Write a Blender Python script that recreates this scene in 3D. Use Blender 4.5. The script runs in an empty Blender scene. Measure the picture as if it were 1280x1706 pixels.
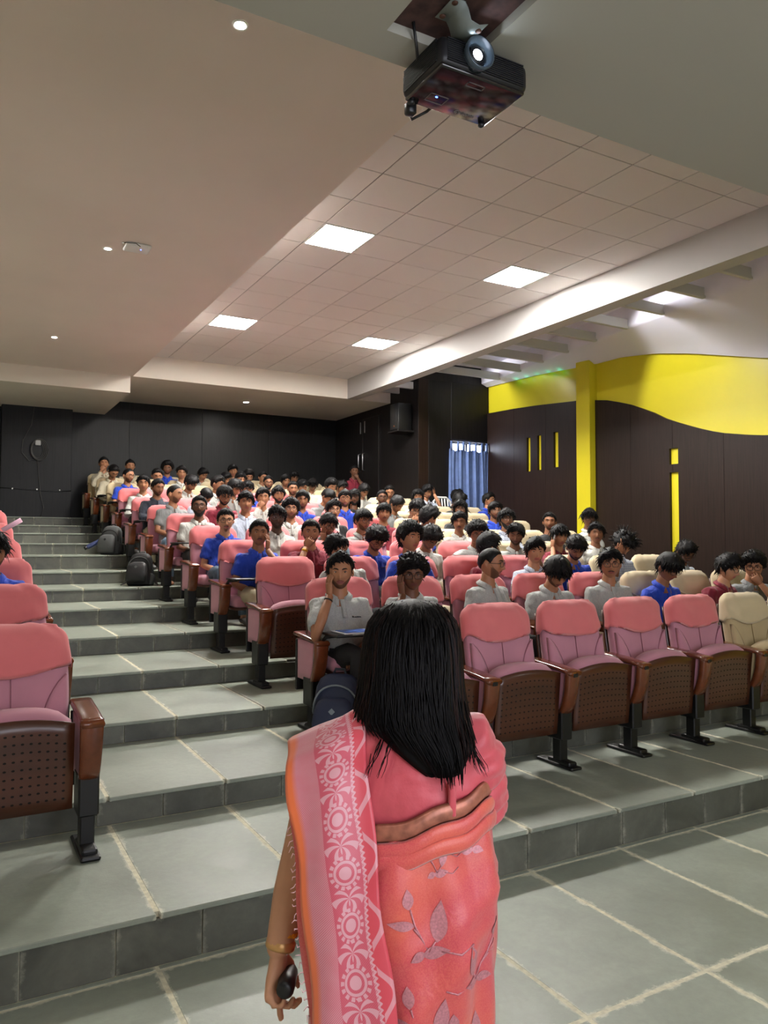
import bpy, bmesh, math, random
import numpy as np
from mathutils import Vector, Matrix

R = math.radians
sc = bpy.context.scene
col = sc.collection

# ------------------------------------------------------------------ camera, world, exposure
cam_d = bpy.data.cameras.new('camera')
cam_d.sensor_fit = 'VERTICAL'
cam_d.sensor_height = 24.0
cam_d.lens = 1285 / 1706 * 24.0
cam_d.clip_start = .05
cam = bpy.data.objects.new('camera', cam_d)
col.objects.link(cam)
YAW, PITCH, ROLL, EYE = 0.50986, 0.04179, 0.0026, 1.6
_f = Vector((math.sin(YAW) * math.cos(PITCH), math.cos(YAW) * math.cos(PITCH), math.sin(PITCH)))
_r = Vector((math.cos(YAW), -math.sin(YAW), 0))
_u = _r.cross(_f)
_r2 = _r * math.cos(ROLL) + _u * math.sin(ROLL)
_u2 = -_r * math.sin(ROLL) + _u * math.cos(ROLL)
cam.matrix_world = Matrix(((_r2.x, _u2.x, -_f.x, 0), (_r2.y, _u2.y, -_f.y, 0), (_r2.z, _u2.z, -_f.z, EYE), (0, 0, 0, 1)))
sc.camera = cam
w = bpy.data.worlds.new('world')
sc.world = w
w.use_nodes = True
w.node_tree.nodes['Background'].inputs[0].default_value = (.8, .85, .95, 1)
w.node_tree.nodes['Background'].inputs[1].default_value = .3
sc.view_settings.view_transform = 'Standard'
sc.view_settings.look = 'None'
sc.view_settings.gamma = 1
sc.view_settings.use_curve_mapping = False
sc.view_settings.exposure = 2.3
PANEL_E, DOWN_E, SPOT_W, SCREEN_E = 44.0, 150.0, 46.0, 1.25

# ------------------------------------------------------------------ helpers
def lin(c):
    out = []
    for v in c[:3]:
        v = v / 255
        out.append(v / 12.92 if v <= .04045 else ((v + .055) / 1.055) ** 2.4)
    return tuple(out) + (1,)

class NT:
    def __init__(s, m):
        s.t = m.node_tree; s.n = s.t.nodes; s.l = s.t.links
    def add(s, typ, **kw):
        n = s.n.new(typ)
        for k, v in kw.items():
            if k.startswith('i_'):
                n.inputs[k[2:].replace('_', ' ')].default_value = v
            else:
                setattr(n, k, v)
        return n
    def math(s, op, a, b=None, c=None, clamp=False):
        n = s.n.new('ShaderNodeMath'); n.operation = op; n.use_clamp = clamp
        for i, x in enumerate((a, b, c)):
            if x is None: continue
            if isinstance(x, (int, float)): n.inputs[i].default_value = x
            else: s.l.new(x, n.inputs[i])
        return n.outputs[0]
    def mix(s, fac, a, b, blend='MIX'):
        n = s.n.new('ShaderNodeMix'); n.data_type = 'RGBA'; n.blend_type = blend
        for sock, x in ((n.inputs[0], fac), (n.inputs[6], a), (n.inputs[7], b)):
            if isinstance(x, (int, float)): sock.default_value = x
            elif isinstance(x, tuple): sock.default_value = x
            else: s.l.new(x, sock)
        return n.outputs[2]
    def noise(s, scale, detail=3, vec=None, rough=.5, dist=0):
        n = s.n.new('ShaderNodeTexNoise'); n.inputs['Scale'].default_value = scale
        n.inputs['Detail'].default_value = detail; n.inputs['Roughness'].default_value = rough
        n.inputs['Distortion'].default_value = dist
        if vec is not None: s.l.new(vec, n.inputs['Vector'])
        return n.outputs['Fac']
    def ramp(s, fac, lo, hi, a=0.0, b=1.0):
        n = s.n.new('ShaderNodeMapRange'); n.inputs[1].default_value = lo; n.inputs[2].default_value = hi
        n.inputs[3].default_value = a; n.inputs[4].default_value = b
        s.l.new(fac, n.inputs[0]); return n.outputs[0]

MATS = {}
def mat(name, rgb, rough=.6, metal=0.0, var=None, bump=None, coat=0.0, stretch=None, emit=None, alpha=None, sheen=0.0, spec=.5, rand=0.0):
    """procedural principled material; var=(scale, amount) mottles the colour, bump=(scale, strength, distance)"""
    if name in MATS: return MATS[name]
    m = bpy.data.materials.new(name); m.use_nodes = True
    t = NT(m); p = t.n['Principled BSDF']
    c = lin(rgb)
    p.inputs['Base Color'].default_value = c
    p.inputs['Roughness'].default_value = rough; p.inputs['Metallic'].default_value = metal
    p.inputs['Specular IOR Level'].default_value = spec
    if coat: p.inputs['Coat Weight'].default_value = coat; p.inputs['Coat Roughness'].default_value = .15
    if sheen: p.inputs['Sheen Weight'].default_value = sheen; p.inputs['Sheen Roughness'].default_value = .6
    vec = None
    if var or bump:
        tc = t.add('ShaderNodeTexCoord'); vec = tc.outputs['Object']
        if stretch:
            mp = t.add('ShaderNodeMapping'); mp.inputs['Scale'].default_value = stretch
            t.l.new(vec, mp.inputs['Vector']); vec = mp.outputs[0]
    cs = None
    if var:
        f = t.noise(var[0], 4, vec)
        dk = tuple(x * (1 - var[1]) for x in c[:3]) + (1,); lt = tuple(min(1, x * (1 + var[1])) for x in c[:3]) + (1,)
        cs = t.mix(t.ramp(f, .3, .7), dk, lt)
        t.l.new(cs, p.inputs['Base Color'])
    if rand:
        oi = t.add('ShaderNodeObjectInfo')
        hs = t.add('ShaderNodeHueSaturation')
        t.l.new(t.ramp(oi.outputs['Random'], 0, 1, 1 - rand, 1 + rand), hs.inputs['Value'])
        if cs is not None: t.l.new(cs, hs.inputs['Color'])
        else: hs.inputs['Color'].default_value = c
        t.l.new(hs.outputs[0], p.inputs['Base Color'])
    if bump:
        b = t.add('ShaderNodeBump'); b.inputs['Strength'].default_value = bump[1]; b.inputs['Distance'].default_value = bump[2]
        t.l.new(t.noise(bump[0], 4, vec), b.inputs['Height']); t.l.new(b.outputs[0], p.inputs['Normal'])
    if emit:
        p.inputs['Emission Color'].default_value = lin(emit[0]); p.inputs['Emission Strength'].default_value = emit[1]
    if alpha is not None:
        p.inputs['Alpha'].default_value = alpha
    MATS[name] = m
    return m

class MB:
    """mesh builder: collects verts and faces (with a material slot), builds ONE mesh"""
    def __init__(s): s.v = []; s.f = []; s.m = []
    def add(s, verts, faces, mi=0):
        o = len(s.v)
        s.v.extend([tuple(map(float, p)) for p in verts])
        s.f.extend([tuple(i + o for i in f) for f in faces]); s.m.extend([mi] * len(faces))
    def box(s, lo, hi, mi=0):
        x0, y0, z0 = lo; x1, y1, z1 = hi
        s.add([(x0,y0,z0),(x1,y0,z0),(x1,y1,z0),(x0,y1,z0),(x0,y0,z1),(x1,y0,z1),(x1,y1,z1),(x0,y1,z1)],
              [(0,3,2,1),(4,5,6,7),(0,1,5,4),(1,2,6,5),(2,3,7,6),(3,0,4,7)], mi)
    def rbox(s, lo, hi, r=.01, seg=2, mi=0, M=None):
        bm = bmesh.new(); bmesh.ops.create_cube(bm, size=1)
        for v in bm.verts:
            v.co = Vector([(lo[i] + hi[i]) / 2 + v.co[i] * (hi[i] - lo[i]) for i in range(3)])
        bmesh.ops.bevel(bm, geom=bm.edges[:], offset=min(r, min(hi[i] - lo[i] for i in range(3)) * .49), segments=seg, profile=.5, affect='EDGES')
        bm.verts.index_update()
        vs = [(M @ v.co if M else v.co) for v in bm.verts]
        s.add(vs, [[v.index for v in f.verts] for f in bm.faces], mi); bm.free()
    def loft(s, rings, mi=0, cap0=True, cap1=True, closed=True):
        n = len(rings[0]); o = len(s.v)
        for r in rings: s.v.extend([tuple(map(float, p)) for p in r])
        for a in range(len(rings) - 1):
            for i in range(n if closed else n - 1):
                j = (i + 1) % n
                s.f.append((o + a*n + i, o + a*n + j, o + (a+1)*n + j, o + (a+1)*n + i)); s.m.append(mi)
        if cap0: s.f.append(tuple(o + i for i in reversed(range(n)))); s.m.append(mi)
        if cap1: s.f.append(tuple(o + (len(rings)-1)*n + i for i in range(n))); s.m.append(mi)
    def tube(s, pts, rad, n=8, mi=0, cap=True, flat=1.0, up=None):
        pts = [np.array(p, float) for p in pts]
        if not hasattr(rad, '__len__'): rad = [rad] * len(pts)
        rings = []; ref = None
        for i, p in enumerate(pts):
            a = pts[max(i-1, 0)]; b = pts[min(i+1, len(pts)-1)]
            t = b - a; t = t / (np.linalg.norm(t) + 1e-9)
            if ref is None:
                ref = np.array(up, float) if up is not None else (np.array((0, 0, 1.)) if abs(t[2]) < .9 else np.array((0, 1., 0)))
            x = np.cross(ref, t); x /= (np.linalg.norm(x) + 1e-9)
            y = np.cross(t, x); ref = y
            rr = rad[i]
            rings.append([p + rr * (math.cos(2*math.pi*k/n) * x + flat * math.sin(2*math.pi*k/n) * y) for k in range(n)])
        s.loft(rings, mi, cap, cap)
    def lathe(s, prof, c=(0,0,0), n=24, mi=0, M=None):
        rings = []
        for r, z in prof:
            ring = [Vector((r*math.cos(2*math.pi*k/n), r*math.sin(2*math.pi*k/n), z)) for k in range(n)]
            if M: ring = [M @ q for q in ring]
            rings.append([(q[0]+c[0], q[1]+c[1], q[2]+c[2]) for q in ring])
        s.loft(rings, mi)
    def ball(s, c, r, n=10, m=7, mi=0, M=None):
        r = r if hasattr(r, '__len__') else (r, r, r)
        rings = []
        for j in range(1, m):
            e = -math.pi/2 + math.pi*j/m
            ring = [Vector((r[0]*math.cos(e)*math.cos(2*math.pi*k/n), r[1]*math.cos(e)*math.sin(2*math.pi*k/n), r[2]*math.sin(e))) for k in range(n)]
            if M: ring = [M @ q for q in ring]
            rings.append([(q[0]+c[0], q[1]+c[1], q[2]+c[2]) for q in ring])
        s.loft(rings, mi)
    def grid(s, P, mi=0, thick=None):
        """P: 2D array of points -> quad sheet; thick=offset vector array/const -> closed slab"""
        P = np.asarray(P, float); a, b = P.shape[:2]; o = len(s.v)
        s.v.extend([tuple(p) for p in P.reshape(-1, 3)])
        q = lambda i, j: o + i*b + j
        for i in range(a-1):
            for j in range(b-1):
                s.f.append((q(i,j), q(i+1,j), q(i+1,j+1), q(i,j+1))); s.m.append(mi)
        if thick is not None:
            Q = P + thick; o2 = len(s.v)
            s.v.extend([tuple(p) for p in Q.reshape(-1, 3)])
            q2 = lambda i, j: o2 + i*b + j
            for i in range(a-1):
                for j in range(b-1):
                    s.f.append((q2(i,j), q2(i,j+1), q2(i+1,j+1), q2(i+1,j))); s.m.append(mi)
            for i in range(a-1):
                s.f.append((q(i+1,0), q(i,0), q2(i,0), q2(i+1,0))); s.m.append(mi)
                s.f.append((q(i,b-1), q(i+1,b-1), q2(i+1,b-1), q2(i,b-1))); s.m.append(mi)
            for j in range(b-1):
                s.f.append((q(0,j), q(0,j+1), q2(0,j+1), q2(0,j))); s.m.append(mi)
                s.f.append((q(a-1,j+1), q(a-1,j), q2(a-1,j), q2(a-1,j+1))); s.m.append(mi)
    def mesh(s, name, mats, smooth=True, fix=False):
        me = bpy.data.meshes.new(name)
        me.from_pydata(s.v, [], s.f)
        for m in (mats if isinstance(mats, (list, tuple)) else [mats]): me.materials.append(m)
        if me.polygons:
            me.polygons.foreach_set('material_index', s.m)
            me.polygons.foreach_set('use_smooth', [smooth] * len(s.f))
        if fix:
            bm = bmesh.new(); bm.from_mesh(me); bmesh.ops.recalc_face_normals(bm, faces=bm.faces[:]); bm.to_mesh(me); bm.free()
        me.update()
        return me

def place(name, me, parent=None, loc=(0,0,0), rotz=0.0):
    o = bpy.data.objects.new(name, me); col.objects.link(o)
    o.location = loc; o.rotation_euler = (0, 0, rotz)
    if parent: o.parent = parent
    return o
def ob(name, mb, mats, parent=None, smooth=True, loc=(0,0,0), rotz=0.0, fix=False):
    return place(name, mb.mesh(name, mats, smooth, fix), parent, loc, rotz)
def auto(o, ang=35):
    me = o.data
    bm = bmesh.new(); bm.from_mesh(me)
    for e in bm.edges:
        if len(e.link_faces) == 2 and e.calc_face_angle(0) > R(ang): e.smooth = False
    bm.to_mesh(me); bm.free(); return o
def tag(o, label=None, cat=None, group=None, kind=None):
    if label: o['label'] = label
    if cat: o['category'] = cat
    if group: o['group'] = group
    if kind: o['kind'] = kind
    return o
def empty(name, loc=(0,0,0), rotz=0.0):
    o = bpy.data.objects.new(name, None); col.objects.link(o)
    o.location = loc; o.rotation_euler = (0, 0, rotz); o.empty_display_size = .1
    return o
def struct(name, mb, m, smooth=False, parent=None):
    o = ob(name, mb, m, parent, smooth)
    if not parent: o['kind'] = 'structure'
    return o
rng = random.Random(7)
def sst(a, b, x):
    t = np.clip((x - a) / (b - a), 0, 1); return t*t*(3-2*t)
# ------------------------------------------------------------------ materials of the room
def stone(name, rgb, smear):
    m = bpy.data.materials.new(name); m.use_nodes = True
    t = NT(m); p = t.n['Principled BSDF']
    tc = t.add('ShaderNodeTexCoord'); oi = t.add('ShaderNodeObjectInfo')
    add = t.add('ShaderNodeVectorMath', operation='ADD')
    sc1 = t.add('ShaderNodeVectorMath', operation='SCALE'); sc1.inputs[3].default_value = 37.0
    cmb = t.add('ShaderNodeCombineXYZ')
    for i in range(3): t.l.new(oi.outputs['Random'], cmb.inputs[i])
    t.l.new(cmb.outputs[0], sc1.inputs[0]); t.l.new(tc.outputs['Object'], add.inputs[0]); t.l.new(sc1.outputs[0], add.inputs[1])
    v = add.outputs[0]
    c = lin(rgb)
    big = t.noise(3.0, 5, v, .6, .6); fine = t.noise(28, 5, v, .65)
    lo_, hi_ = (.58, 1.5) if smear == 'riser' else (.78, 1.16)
    c1 = t.mix(t.ramp(big, .3, .72), tuple(x*lo_ for x in c[:3]) + (1,), tuple(x*hi_ for x in c[:3]) + (1,))
    c2 = t.mix(t.ramp(fine, .35, .75, 0, .35), c1, tuple(x*.66 for x in c[:3]) + (1,))
    # cement smears creeping in from the joints (a stain with its own ragged shape)
    sep = t.add('ShaderNodeSeparateXYZ'); t.l.new(tc.outputs['Generated'], sep.inputs[0])
    def edge(s): return t.math('MINIMUM', s, t.math('SUBTRACT', 1.0, s))
    if smear == 'tread': d = t.math('MULTIPLY', edge(sep.outputs[0]), .6)
    elif smear == 'riser': d = t.math('MINIMUM', t.math('MULTIPLY', edge(sep.outputs[0]), .32), t.math('ADD', t.math('MULTIPLY', t.math('SUBTRACT', 1.0, sep.outputs[2]), .15), .012))
    else: d = t.math('MINIMUM', t.math('MULTIPLY', edge(sep.outputs[0]), .6), t.math('MULTIPLY', edge(sep.outputs[1]), 1.0))
    nn = t.noise(9, 6, v, .75)
    wdt = t.ramp(nn, .42, .8, .0, .045 if smear != 'riser' else .05)
    sm = t.math('SUBTRACT', wdt, d)
    k = t.ramp(sm, -.004, .010 if smear != 'riser' else .03, 0, .62 if smear != 'riser' else .34)
    oc = lin((214, 211, 190))
    c3 = t.mix(k, c2, oc)
    # per-tile tone
    hs = t.add('ShaderNodeHueSaturation'); t.l.new(c3, hs.inputs['Color'])
    t.l.new(t.ramp(oi.outputs['Random'], 0, 1, .88, 1.1), hs.inputs['Value'])
    t.l.new(hs.outputs[0], p.inputs['Base Color'])
    t.l.new(t.ramp(big, .3, .7, .34, .52), p.inputs['Roughness'])
    b = t.add('ShaderNodeBump'); b.inputs['Strength'].default_value = .25; b.inputs['Distance'].default_value = .004
    t.l.new(fine, b.inputs['Height']); t.l.new(b.outputs[0], p.inputs['Normal'])
    return m
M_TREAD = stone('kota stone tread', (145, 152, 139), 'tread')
M_RISER = stone('dirty shaded kota riser', (88, 89, 80), 'riser')  # same stone as the treads; dirt and the faces' shade are in its colour
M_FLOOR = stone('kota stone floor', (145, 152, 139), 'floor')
M_GROUT = mat('cement grout', (206, 202, 178), .9, var=(40, .18), bump=(60, .4, .004))
M_CREAM = mat('cream painted soffit', (224, 216, 204), .75, var=(1.2, .03))
M_SALMON = mat('warm painted ceiling', (222, 211, 203), .7, var=(.8, .04))
M_WHITE = mat('white painted beam', (186, 184, 182), .7)
M_LAV = mat('pale lavender plaster', (222, 219, 228), .7)
M_CTILE = mat('mineral fibre ceiling tile', (222, 218, 216), .85, var=(160, .03), rand=.02)
M_TBAR = mat('ceiling grid bar', (120, 112, 110), .6)
M_YEL = mat('glossy yellow paint', (212, 198, 38), .32, var=(1.5, .03))
def laminate(name, rgb, rough):
    m = bpy.data.materials.new(name); m.use_nodes = True
    t = NT(m); p = t.n['Principled BSDF']; tc = t.add('ShaderNodeTexCoord')
    mp = t.add('ShaderNodeMapping'); mp.inputs['Scale'].default_value = (30, 30, 1.1); t.l.new(tc.outputs['Object'], mp.inputs['Vector'])
    f = t.noise(1.6, 6, mp.outputs[0], .65, .4); c = lin(rgb)
    t.l.new(t.mix(t.ramp(f, .3, .7), tuple(x*.55 for x in c[:3]) + (1,), tuple(x*1.5 for x in c[:3]) + (1,)), p.inputs['Base Color'])
    p.inputs['Roughness'].default_value = rough; p.inputs['Specular IOR Level'].default_value = .25
    b = t.add('ShaderNodeBump'); b.inputs['Strength'].default_value = .12; b.inputs['Distance'].default_value = .002
    t.l.new(f, b.inputs['Height']); t.l.new(b.outputs[0], p.inputs['Normal'])
    return m
M_WENGE = laminate('dark wenge laminate', (36, 24, 19), .42)
M_BLACKW = laminate('black brown laminate', (26, 23, 23), .45)
M_BACKW = laminate('charcoal laminate', (23, 23, 24), .42)
M_STEEL = mat('brushed steel', (190, 190, 192), .3, 1.0)
M_LED = mat('lit LED diffuser', (255, 255, 255), .5, emit=((255, 252, 246), PANEL_E))
M_LEDS = mat('lit downlight lens', (255, 255, 255), .5, emit=((255, 250, 242), DOWN_E))
M_PLAST_W = mat('white plastic', (232, 232, 230), .35)
M_BLACKP = mat('black plastic', (16, 16, 18), .4)

# ------------------------------------------------------------------ floor, tiers
Y1, DEPTH = 3.03, 1.04
TZ = [0, .2, .34, .474, .62, .778, .944, 1.092, 1.248, 1.439, 1.603, 1.765, 1.914, 2.086]
TY = [None] + [Y1 + DEPTH * i for i in range(13)]
XL, XR, YB, YF = -3.6, 9.44, 16.2, -3.2
GAP = .014
def tile_mesh(name, lx, ly, lz, m, r=.004):
    mb = MB(); mb.rbox((0, 0, 0), (lx, ly, lz), r, 1); return mb.mesh(name, m, False)

mb = MB(); mb.box((XL, YF, -.3), (XR, Y1 + .05, -.0012))
fl = struct('floor', mb, M_GROUT)
ft = tile_mesh('floor_tile', .6 - GAP, 1.0 - GAP, .018, M_FLOOR)
for i in range(-4, 9):
    for j in range(-4, 2):
        x = .712 + .6 * i; y = 2.0 + 1.0 * j
        if j == 1: continue
        if i < -1 and j < -1: continue
        place('floor_tile', ft, fl, (x + GAP/2, y + GAP/2, -.018))
ft2 = tile_mesh('floor_tile_short', .6 - GAP, .026, .018, M_FLOOR, .002)
for i in range(-4, 9): place('floor_tile', ft2, fl, (.712 + .6*i + GAP/2, 3.004, -.018))

NOSE, TT = .018, .022
tread_full = tile_mesh('tread_tile', .6 - GAP, DEPTH + NOSE - .004, TT, M_TREAD)
riser_cache = {}
for n in range(1, 14):
    y0 = TY[n]; y1 = TY[n+1] if n < 13 else YB + .1; z = TZ[n]; h = TZ[n] - TZ[n-1]
    x_lo, x_hi = (-2, 9) if n <= 2 else (-2, 3)
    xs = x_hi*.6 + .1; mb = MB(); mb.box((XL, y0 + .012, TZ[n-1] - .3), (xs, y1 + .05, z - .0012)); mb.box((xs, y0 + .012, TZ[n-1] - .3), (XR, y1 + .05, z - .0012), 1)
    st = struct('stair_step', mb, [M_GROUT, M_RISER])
    tag(st, kind='structure')
    off = .112 if n == 1 else .102
    if n < 13:
        for i in range(x_lo, x_hi):
            place('tread_tile', tread_full, st, (off + .6*i + .6 + GAP/2 - .0, y0 - NOSE, z - TT))
    else:
        tl = tile_mesh('tread_tile', .6 - GAP, .7, TT, M_TREAD)
        for i in range(x_lo, x_hi): place('tread_tile', tl, st, (off + .6*i + .6 + GAP/2, y0 - NOSE, z - TT))
    hh = round(h - TT - .001, 3)
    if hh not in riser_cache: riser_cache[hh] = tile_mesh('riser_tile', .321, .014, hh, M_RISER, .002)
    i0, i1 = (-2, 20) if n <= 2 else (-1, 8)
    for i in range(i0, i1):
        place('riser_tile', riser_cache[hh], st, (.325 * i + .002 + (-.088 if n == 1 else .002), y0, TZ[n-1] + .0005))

# ------------------------------------------------------------------ outer shell
mb = MB(); mb.box((XL - .15, YF, -.3), (XL, YB, 5.4)); struct('wall_left', mb, M_CREAM)
mb = MB(); mb.box((XL, YF - .15, -.3), (XR + .3, YF, 5.4)); struct('wall_front', mb, M_CREAM)
mb = MB(); mb.box((XL, YB, 0), (7.9, YB + .15, 5.4)); wb = struct('wall_back', mb, M_BACKW)
edges = [XL, -1.2, .0, 1.98, 3.10, 4.60, 6.1, 7.76]
for a, b in zip(edges[3:-1], edges[4:]):
    mb = MB(); mb.rbox((a + .002, YB - .012, 2.0), (b - .002, YB, 4.6), .002, 1); ob('wall_panel', mb, M_BACKW, wb, False)
mb = MB(); mb.box((.745, 15.92, 1.9), (1.98, YB, 4.3)); pil = struct('wall_pilaster', mb, M_BACKW)
mb = MB(); mb.rbox((.75, 15.905, 2.0), (1.975, 15.92, 4.19), .004, 1); ob('wall_panel', mb, M_BACKW, pil, False)
# right side near the back: door wall, and the wall that faces the audience with the curtain
mb = MB(); mb.box((7.76, 12.70, 0), (7.9, YB + .15, 5.4)); ws = struct('wall_side', mb, M_BLACKW)
XW0, XW1, ZW0, ZW1 = 8.54, 9.38, 2.0, 3.64
mb = MB()
mb.box((7.76, 12.54, 0), (XW0, 12.70, 5.4)); mb.box((XW1, 12.54, 0), (XR + .3, 12.70, 5.4))
mb.box((XW0, 12.54, 0), (XW1, 12.70, ZW0)); mb.box((XW0, 12.54, ZW1), (XW1, 12.70, 5.4))
wf = struct('wall_audience_side', mb, M_BLACKW)
for a, b in ((7.76, 7.98), (7.985, XW0 - .03)):
    mb = MB(); mb.rbox((a, 12.525, 1.3), (b, 12.54, 4.8), .003, 1); ob('wall_panel', mb, M_WENGE if a < 7.8 else M_BLACKW, wf, False)
mb = MB(); mb.rbox((XW0 - .026, 12.525, ZW1 + .02), (XR - .03, 12.54, 4.8), .003, 1); ob('wall_panel', mb, M_BLACKW, wf, False)
# right wall: yellow plaster behind dark laminate with a wave-cut top
mb = MB(); mb.box((XR, YF, -.3), (XR + .2, 12.6, 5.4)); wr = struct('wall_right', mb, M_YEL)
wave = [(9.56,4.04),(9.26,3.99),(9.01,3.92),(8.76,3.84),(8.52,3.74),(8.29,3.64),(8.07,3.52),(7.85,3.43),(7.64,3.35),(7.44,3.28),(7.25,3.22),(7.06,3.17),(6.69,3.10),(6.42,3.06),(5.8,3.02),(5.0,3.05),(4.0,3.2),(3.0,3.35)][::-1]
wl = [(9.85,4.09),(10.03,4.10),(11.02,4.18),(11.70,4.22),(12.54,4.25)]
def ztop(y, tab):
    return float(np.interp(y, [a for a, b in tab], [b for a, b in tab]))
slots = [(11.20,11.30,2.97,3.61),(10.90,11.0,2.975,3.615),(10.44,10.56,2.985,3.62),(7.84,8.0,2.81,3.05),(7.84,8.0,1.40,2.69)]
def panel(y0, y1, tab):
    ys = sorted(set([y0, y1] + [y0 + (y1-y0)*i/14 for i in range(15)] + [s for q in slots for s in q[:2] if y0 < s < y1]))
    mb = MB()
    for a, b in zip(ys[:-1], ys[1:]):
        mid = (a+b)/2; cuts = sorted([(q[2], q[3]) for q in slots if q[0] < mid < q[1]])
        lo = .0; segs = []
        for c0, c1 in cuts: segs.append((lo, c0)); lo = c1
        segs.append((lo, None))
        for s0, s1 in segs:
            za = s1 if s1 is not None else ztop(a, tab); zb = s1 if s1 is not None else ztop(b, tab)
            x0, x1 = XR - .045, XR - .0005
            mb.add([(x0,a,s0),(x1,a,s0),(x1,b,s0),(x0,b,s0),(x0,a,za),(x1,a,za),(x1,b,zb),(x0,b,zb)],
                   [(0,3,2,1),(4,5,6,7),(0,1,5,4),(1,2,6,5),(2,3,7,6),(3,0,4,7)])
    ob('wall_panel', mb, M_WENGE, wr, False)
for a, b in ((9.852,10.77),(10.775,11.68),(11.685,12.53)): panel(a, b, wl)
for a, b in ((3.2,5.18),(5.185,6.1),(6.105,7.06),(7.065,7.94),(7.945,8.76),(8.765,9.528)): panel(a, b, wave)
mb = MB(); mb.rbox((9.27, 9.53, 0), (XR + .02, 9.85, 4.72), .006, 1)
o = ob('wall_column', mb, M_YEL, None, False); tag(o, kind='structure')

# ------------------------------------------------------------------ ceilings
ZC, ZS, ZF, ZD = 4.874, 4.48, 3.5, 4.19
GX, GY = 2.649, 5.25
mb = MB()
mb.box((GX - .2, 2.6, ZC + .008), (6.9, YB, ZC + .16))
ce = struct('ceiling', mb, M_TBAR)
ct = tile_mesh('ceiling_tile', .589, .589, .012, M_CTILE, .002)
ct_n = tile_mesh('ceiling_tile_cut', .524, .589, .012, M_CTILE, .002)
lights = {(1,-4),(5,-4),(1,-10),(5,-10)}
for i in range(7):
    for j in range(-14, 3):
        if (i, j) in lights: continue
        x = GX + .6*i; y = GY - .6*(j+1)
        place('ceiling_tile', ct if i < 6 else ct_n, ce, (x + .0055, y + .0055, ZC))
for q, (i, j) in enumerate(sorted(lights)):
    x = GX + .6*i; y = GY - .6*(j+1)
    nm = {(1,-4): 'square LED ceiling panel nearest the left soffit and camera', (5,-4): 'square LED ceiling panel on the right, nearer the camera',
          (1,-10): 'far square LED ceiling panel on the left side', (5,-10): 'far square LED ceiling panel beside the white beam'}[(i, j)]
    e = tag(empty('ceiling_light', (x + .3, y + .3, ZC)), nm, 'ceiling light', 'square LED ceiling panels')
    mb = MB()
    for a, b in (((-.296,-.296),(.296,-.276)),((-.296,.276),(.296,.296)),((-.296,-.276),(-.276,.276)),((.276,-.276),(.296,.276))):
        mb.box((a[0], a[1], -.006), (b[0], b[1], .008))
    ob('frame', mb, M_PLAST_W, e, False)
    mb = MB(); mb.box((-.276, -.276, -.002), (.276, .276, .006)); ob('diffuser', mb, M_LED, e, False)
# soffits round the tiled recess
mb = MB(); mb.box((XL, 2.58, ZS), (GX, 13.62, 5.2)); struct('ceiling_soffit_left', mb, M_SALMON)
mb = MB(); mb.box((GX - .04, 13.62, ZS), (7.88, YB, 5.2)); struct('ceiling_soffit_back', mb, M_CREAM)
mb = MB(); mb.box((XL, 13.62, ZD), (2.61, YB, 5.2)); struct('ceiling_beam_back', mb, M_CREAM)
mb = MB(); mb.box((6.78, 2.58, ZS), (7.0, 13.65, 5.2)); struct('ceiling_beam_right', mb, M_WHITE)
mb = MB()
px0, px1, py0, py1 = 1.36, 1.74, 2.02, 2.42
mb.box((XL, YF, ZF), (px0, 2.58, 5.2)); mb.box((px1, YF, ZF), (XR, 2.58, 5.2)); mb.box((px0, YF, ZF), (px1, py0, 5.2)); mb.box((px0, py1, ZF), (px1, 2.58, 5.2))
struct('ceiling_front', mb, mat('shade-dimmed soffit paint', (168, 166, 154), .8))  # the dimness of this poorly lit underside is put into its colour
# space over the right-hand wall: deck, timber fins, warped plaster cove with a wave edge
mb = MB(); mb.box((7.0, 2.58, 5.15), (XR, YB, 5.3)); struct('ceiling_deck', mb, M_LAV)
cv_y = [12.91,12.2,10.97,9.98,9.51,8.96,8.25,7.60,7.00,6.37,5.6,4.6,3.4,2.6]
cv_z = [4.79,4.78,4.74,4.675,4.645,4.64,4.55,4.41,4.25,4.08,3.95,3.9,3.95,4.0]
P = []
for y in np.linspace(2.6, 12.53, 60):
    za = float(np.interp(y, cv_y[::-1], cv_z[::-1])); xb = float(np.interp(y, [2.6, 5.83, 11.77, 12.6], [7.85, 8.32, 9.20, 9.26]))
    P.append([(XR - .06 + (xb - XR + .06) * t, y, za + (4.84 - za) * (t ** .8)) for t in np.linspace(0, 1, 10)] + [(xb - .01, y, 5.16)])
mb = MB(); mb.grid(P); lip = [[(XR - .06, q[0][1], q[0][2]), (XR + .01, q[0][1], q[0][2] + .01)] for q in P]; mb.grid(lip)
struct('ceiling_cove', mb, M_LAV, True)
for k in range(-4, 9):
    y = 5.83 + .757*k; xb = float(np.interp(y, [2.6, 5.83, 11.77, 12.6], [7.85, 8.32, 9.20, 9.26]))
    mb = MB(); mb.rbox((6.99, y - .0, 4.80), (xb + .03, y + .06, 4.94), .006, 1)
    tag(ob('ceiling_fin', mb, M_WHITE, None, False), kind='structure')
for y in (12.72, 13.25):
    mb = MB(); mb.rbox((6.99, y, 4.62), (7.77, y + .06, 4.76), .006, 1)
    tag(ob('ceiling_fin', mb, M_WHITE, None, False), kind='structure')
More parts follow.
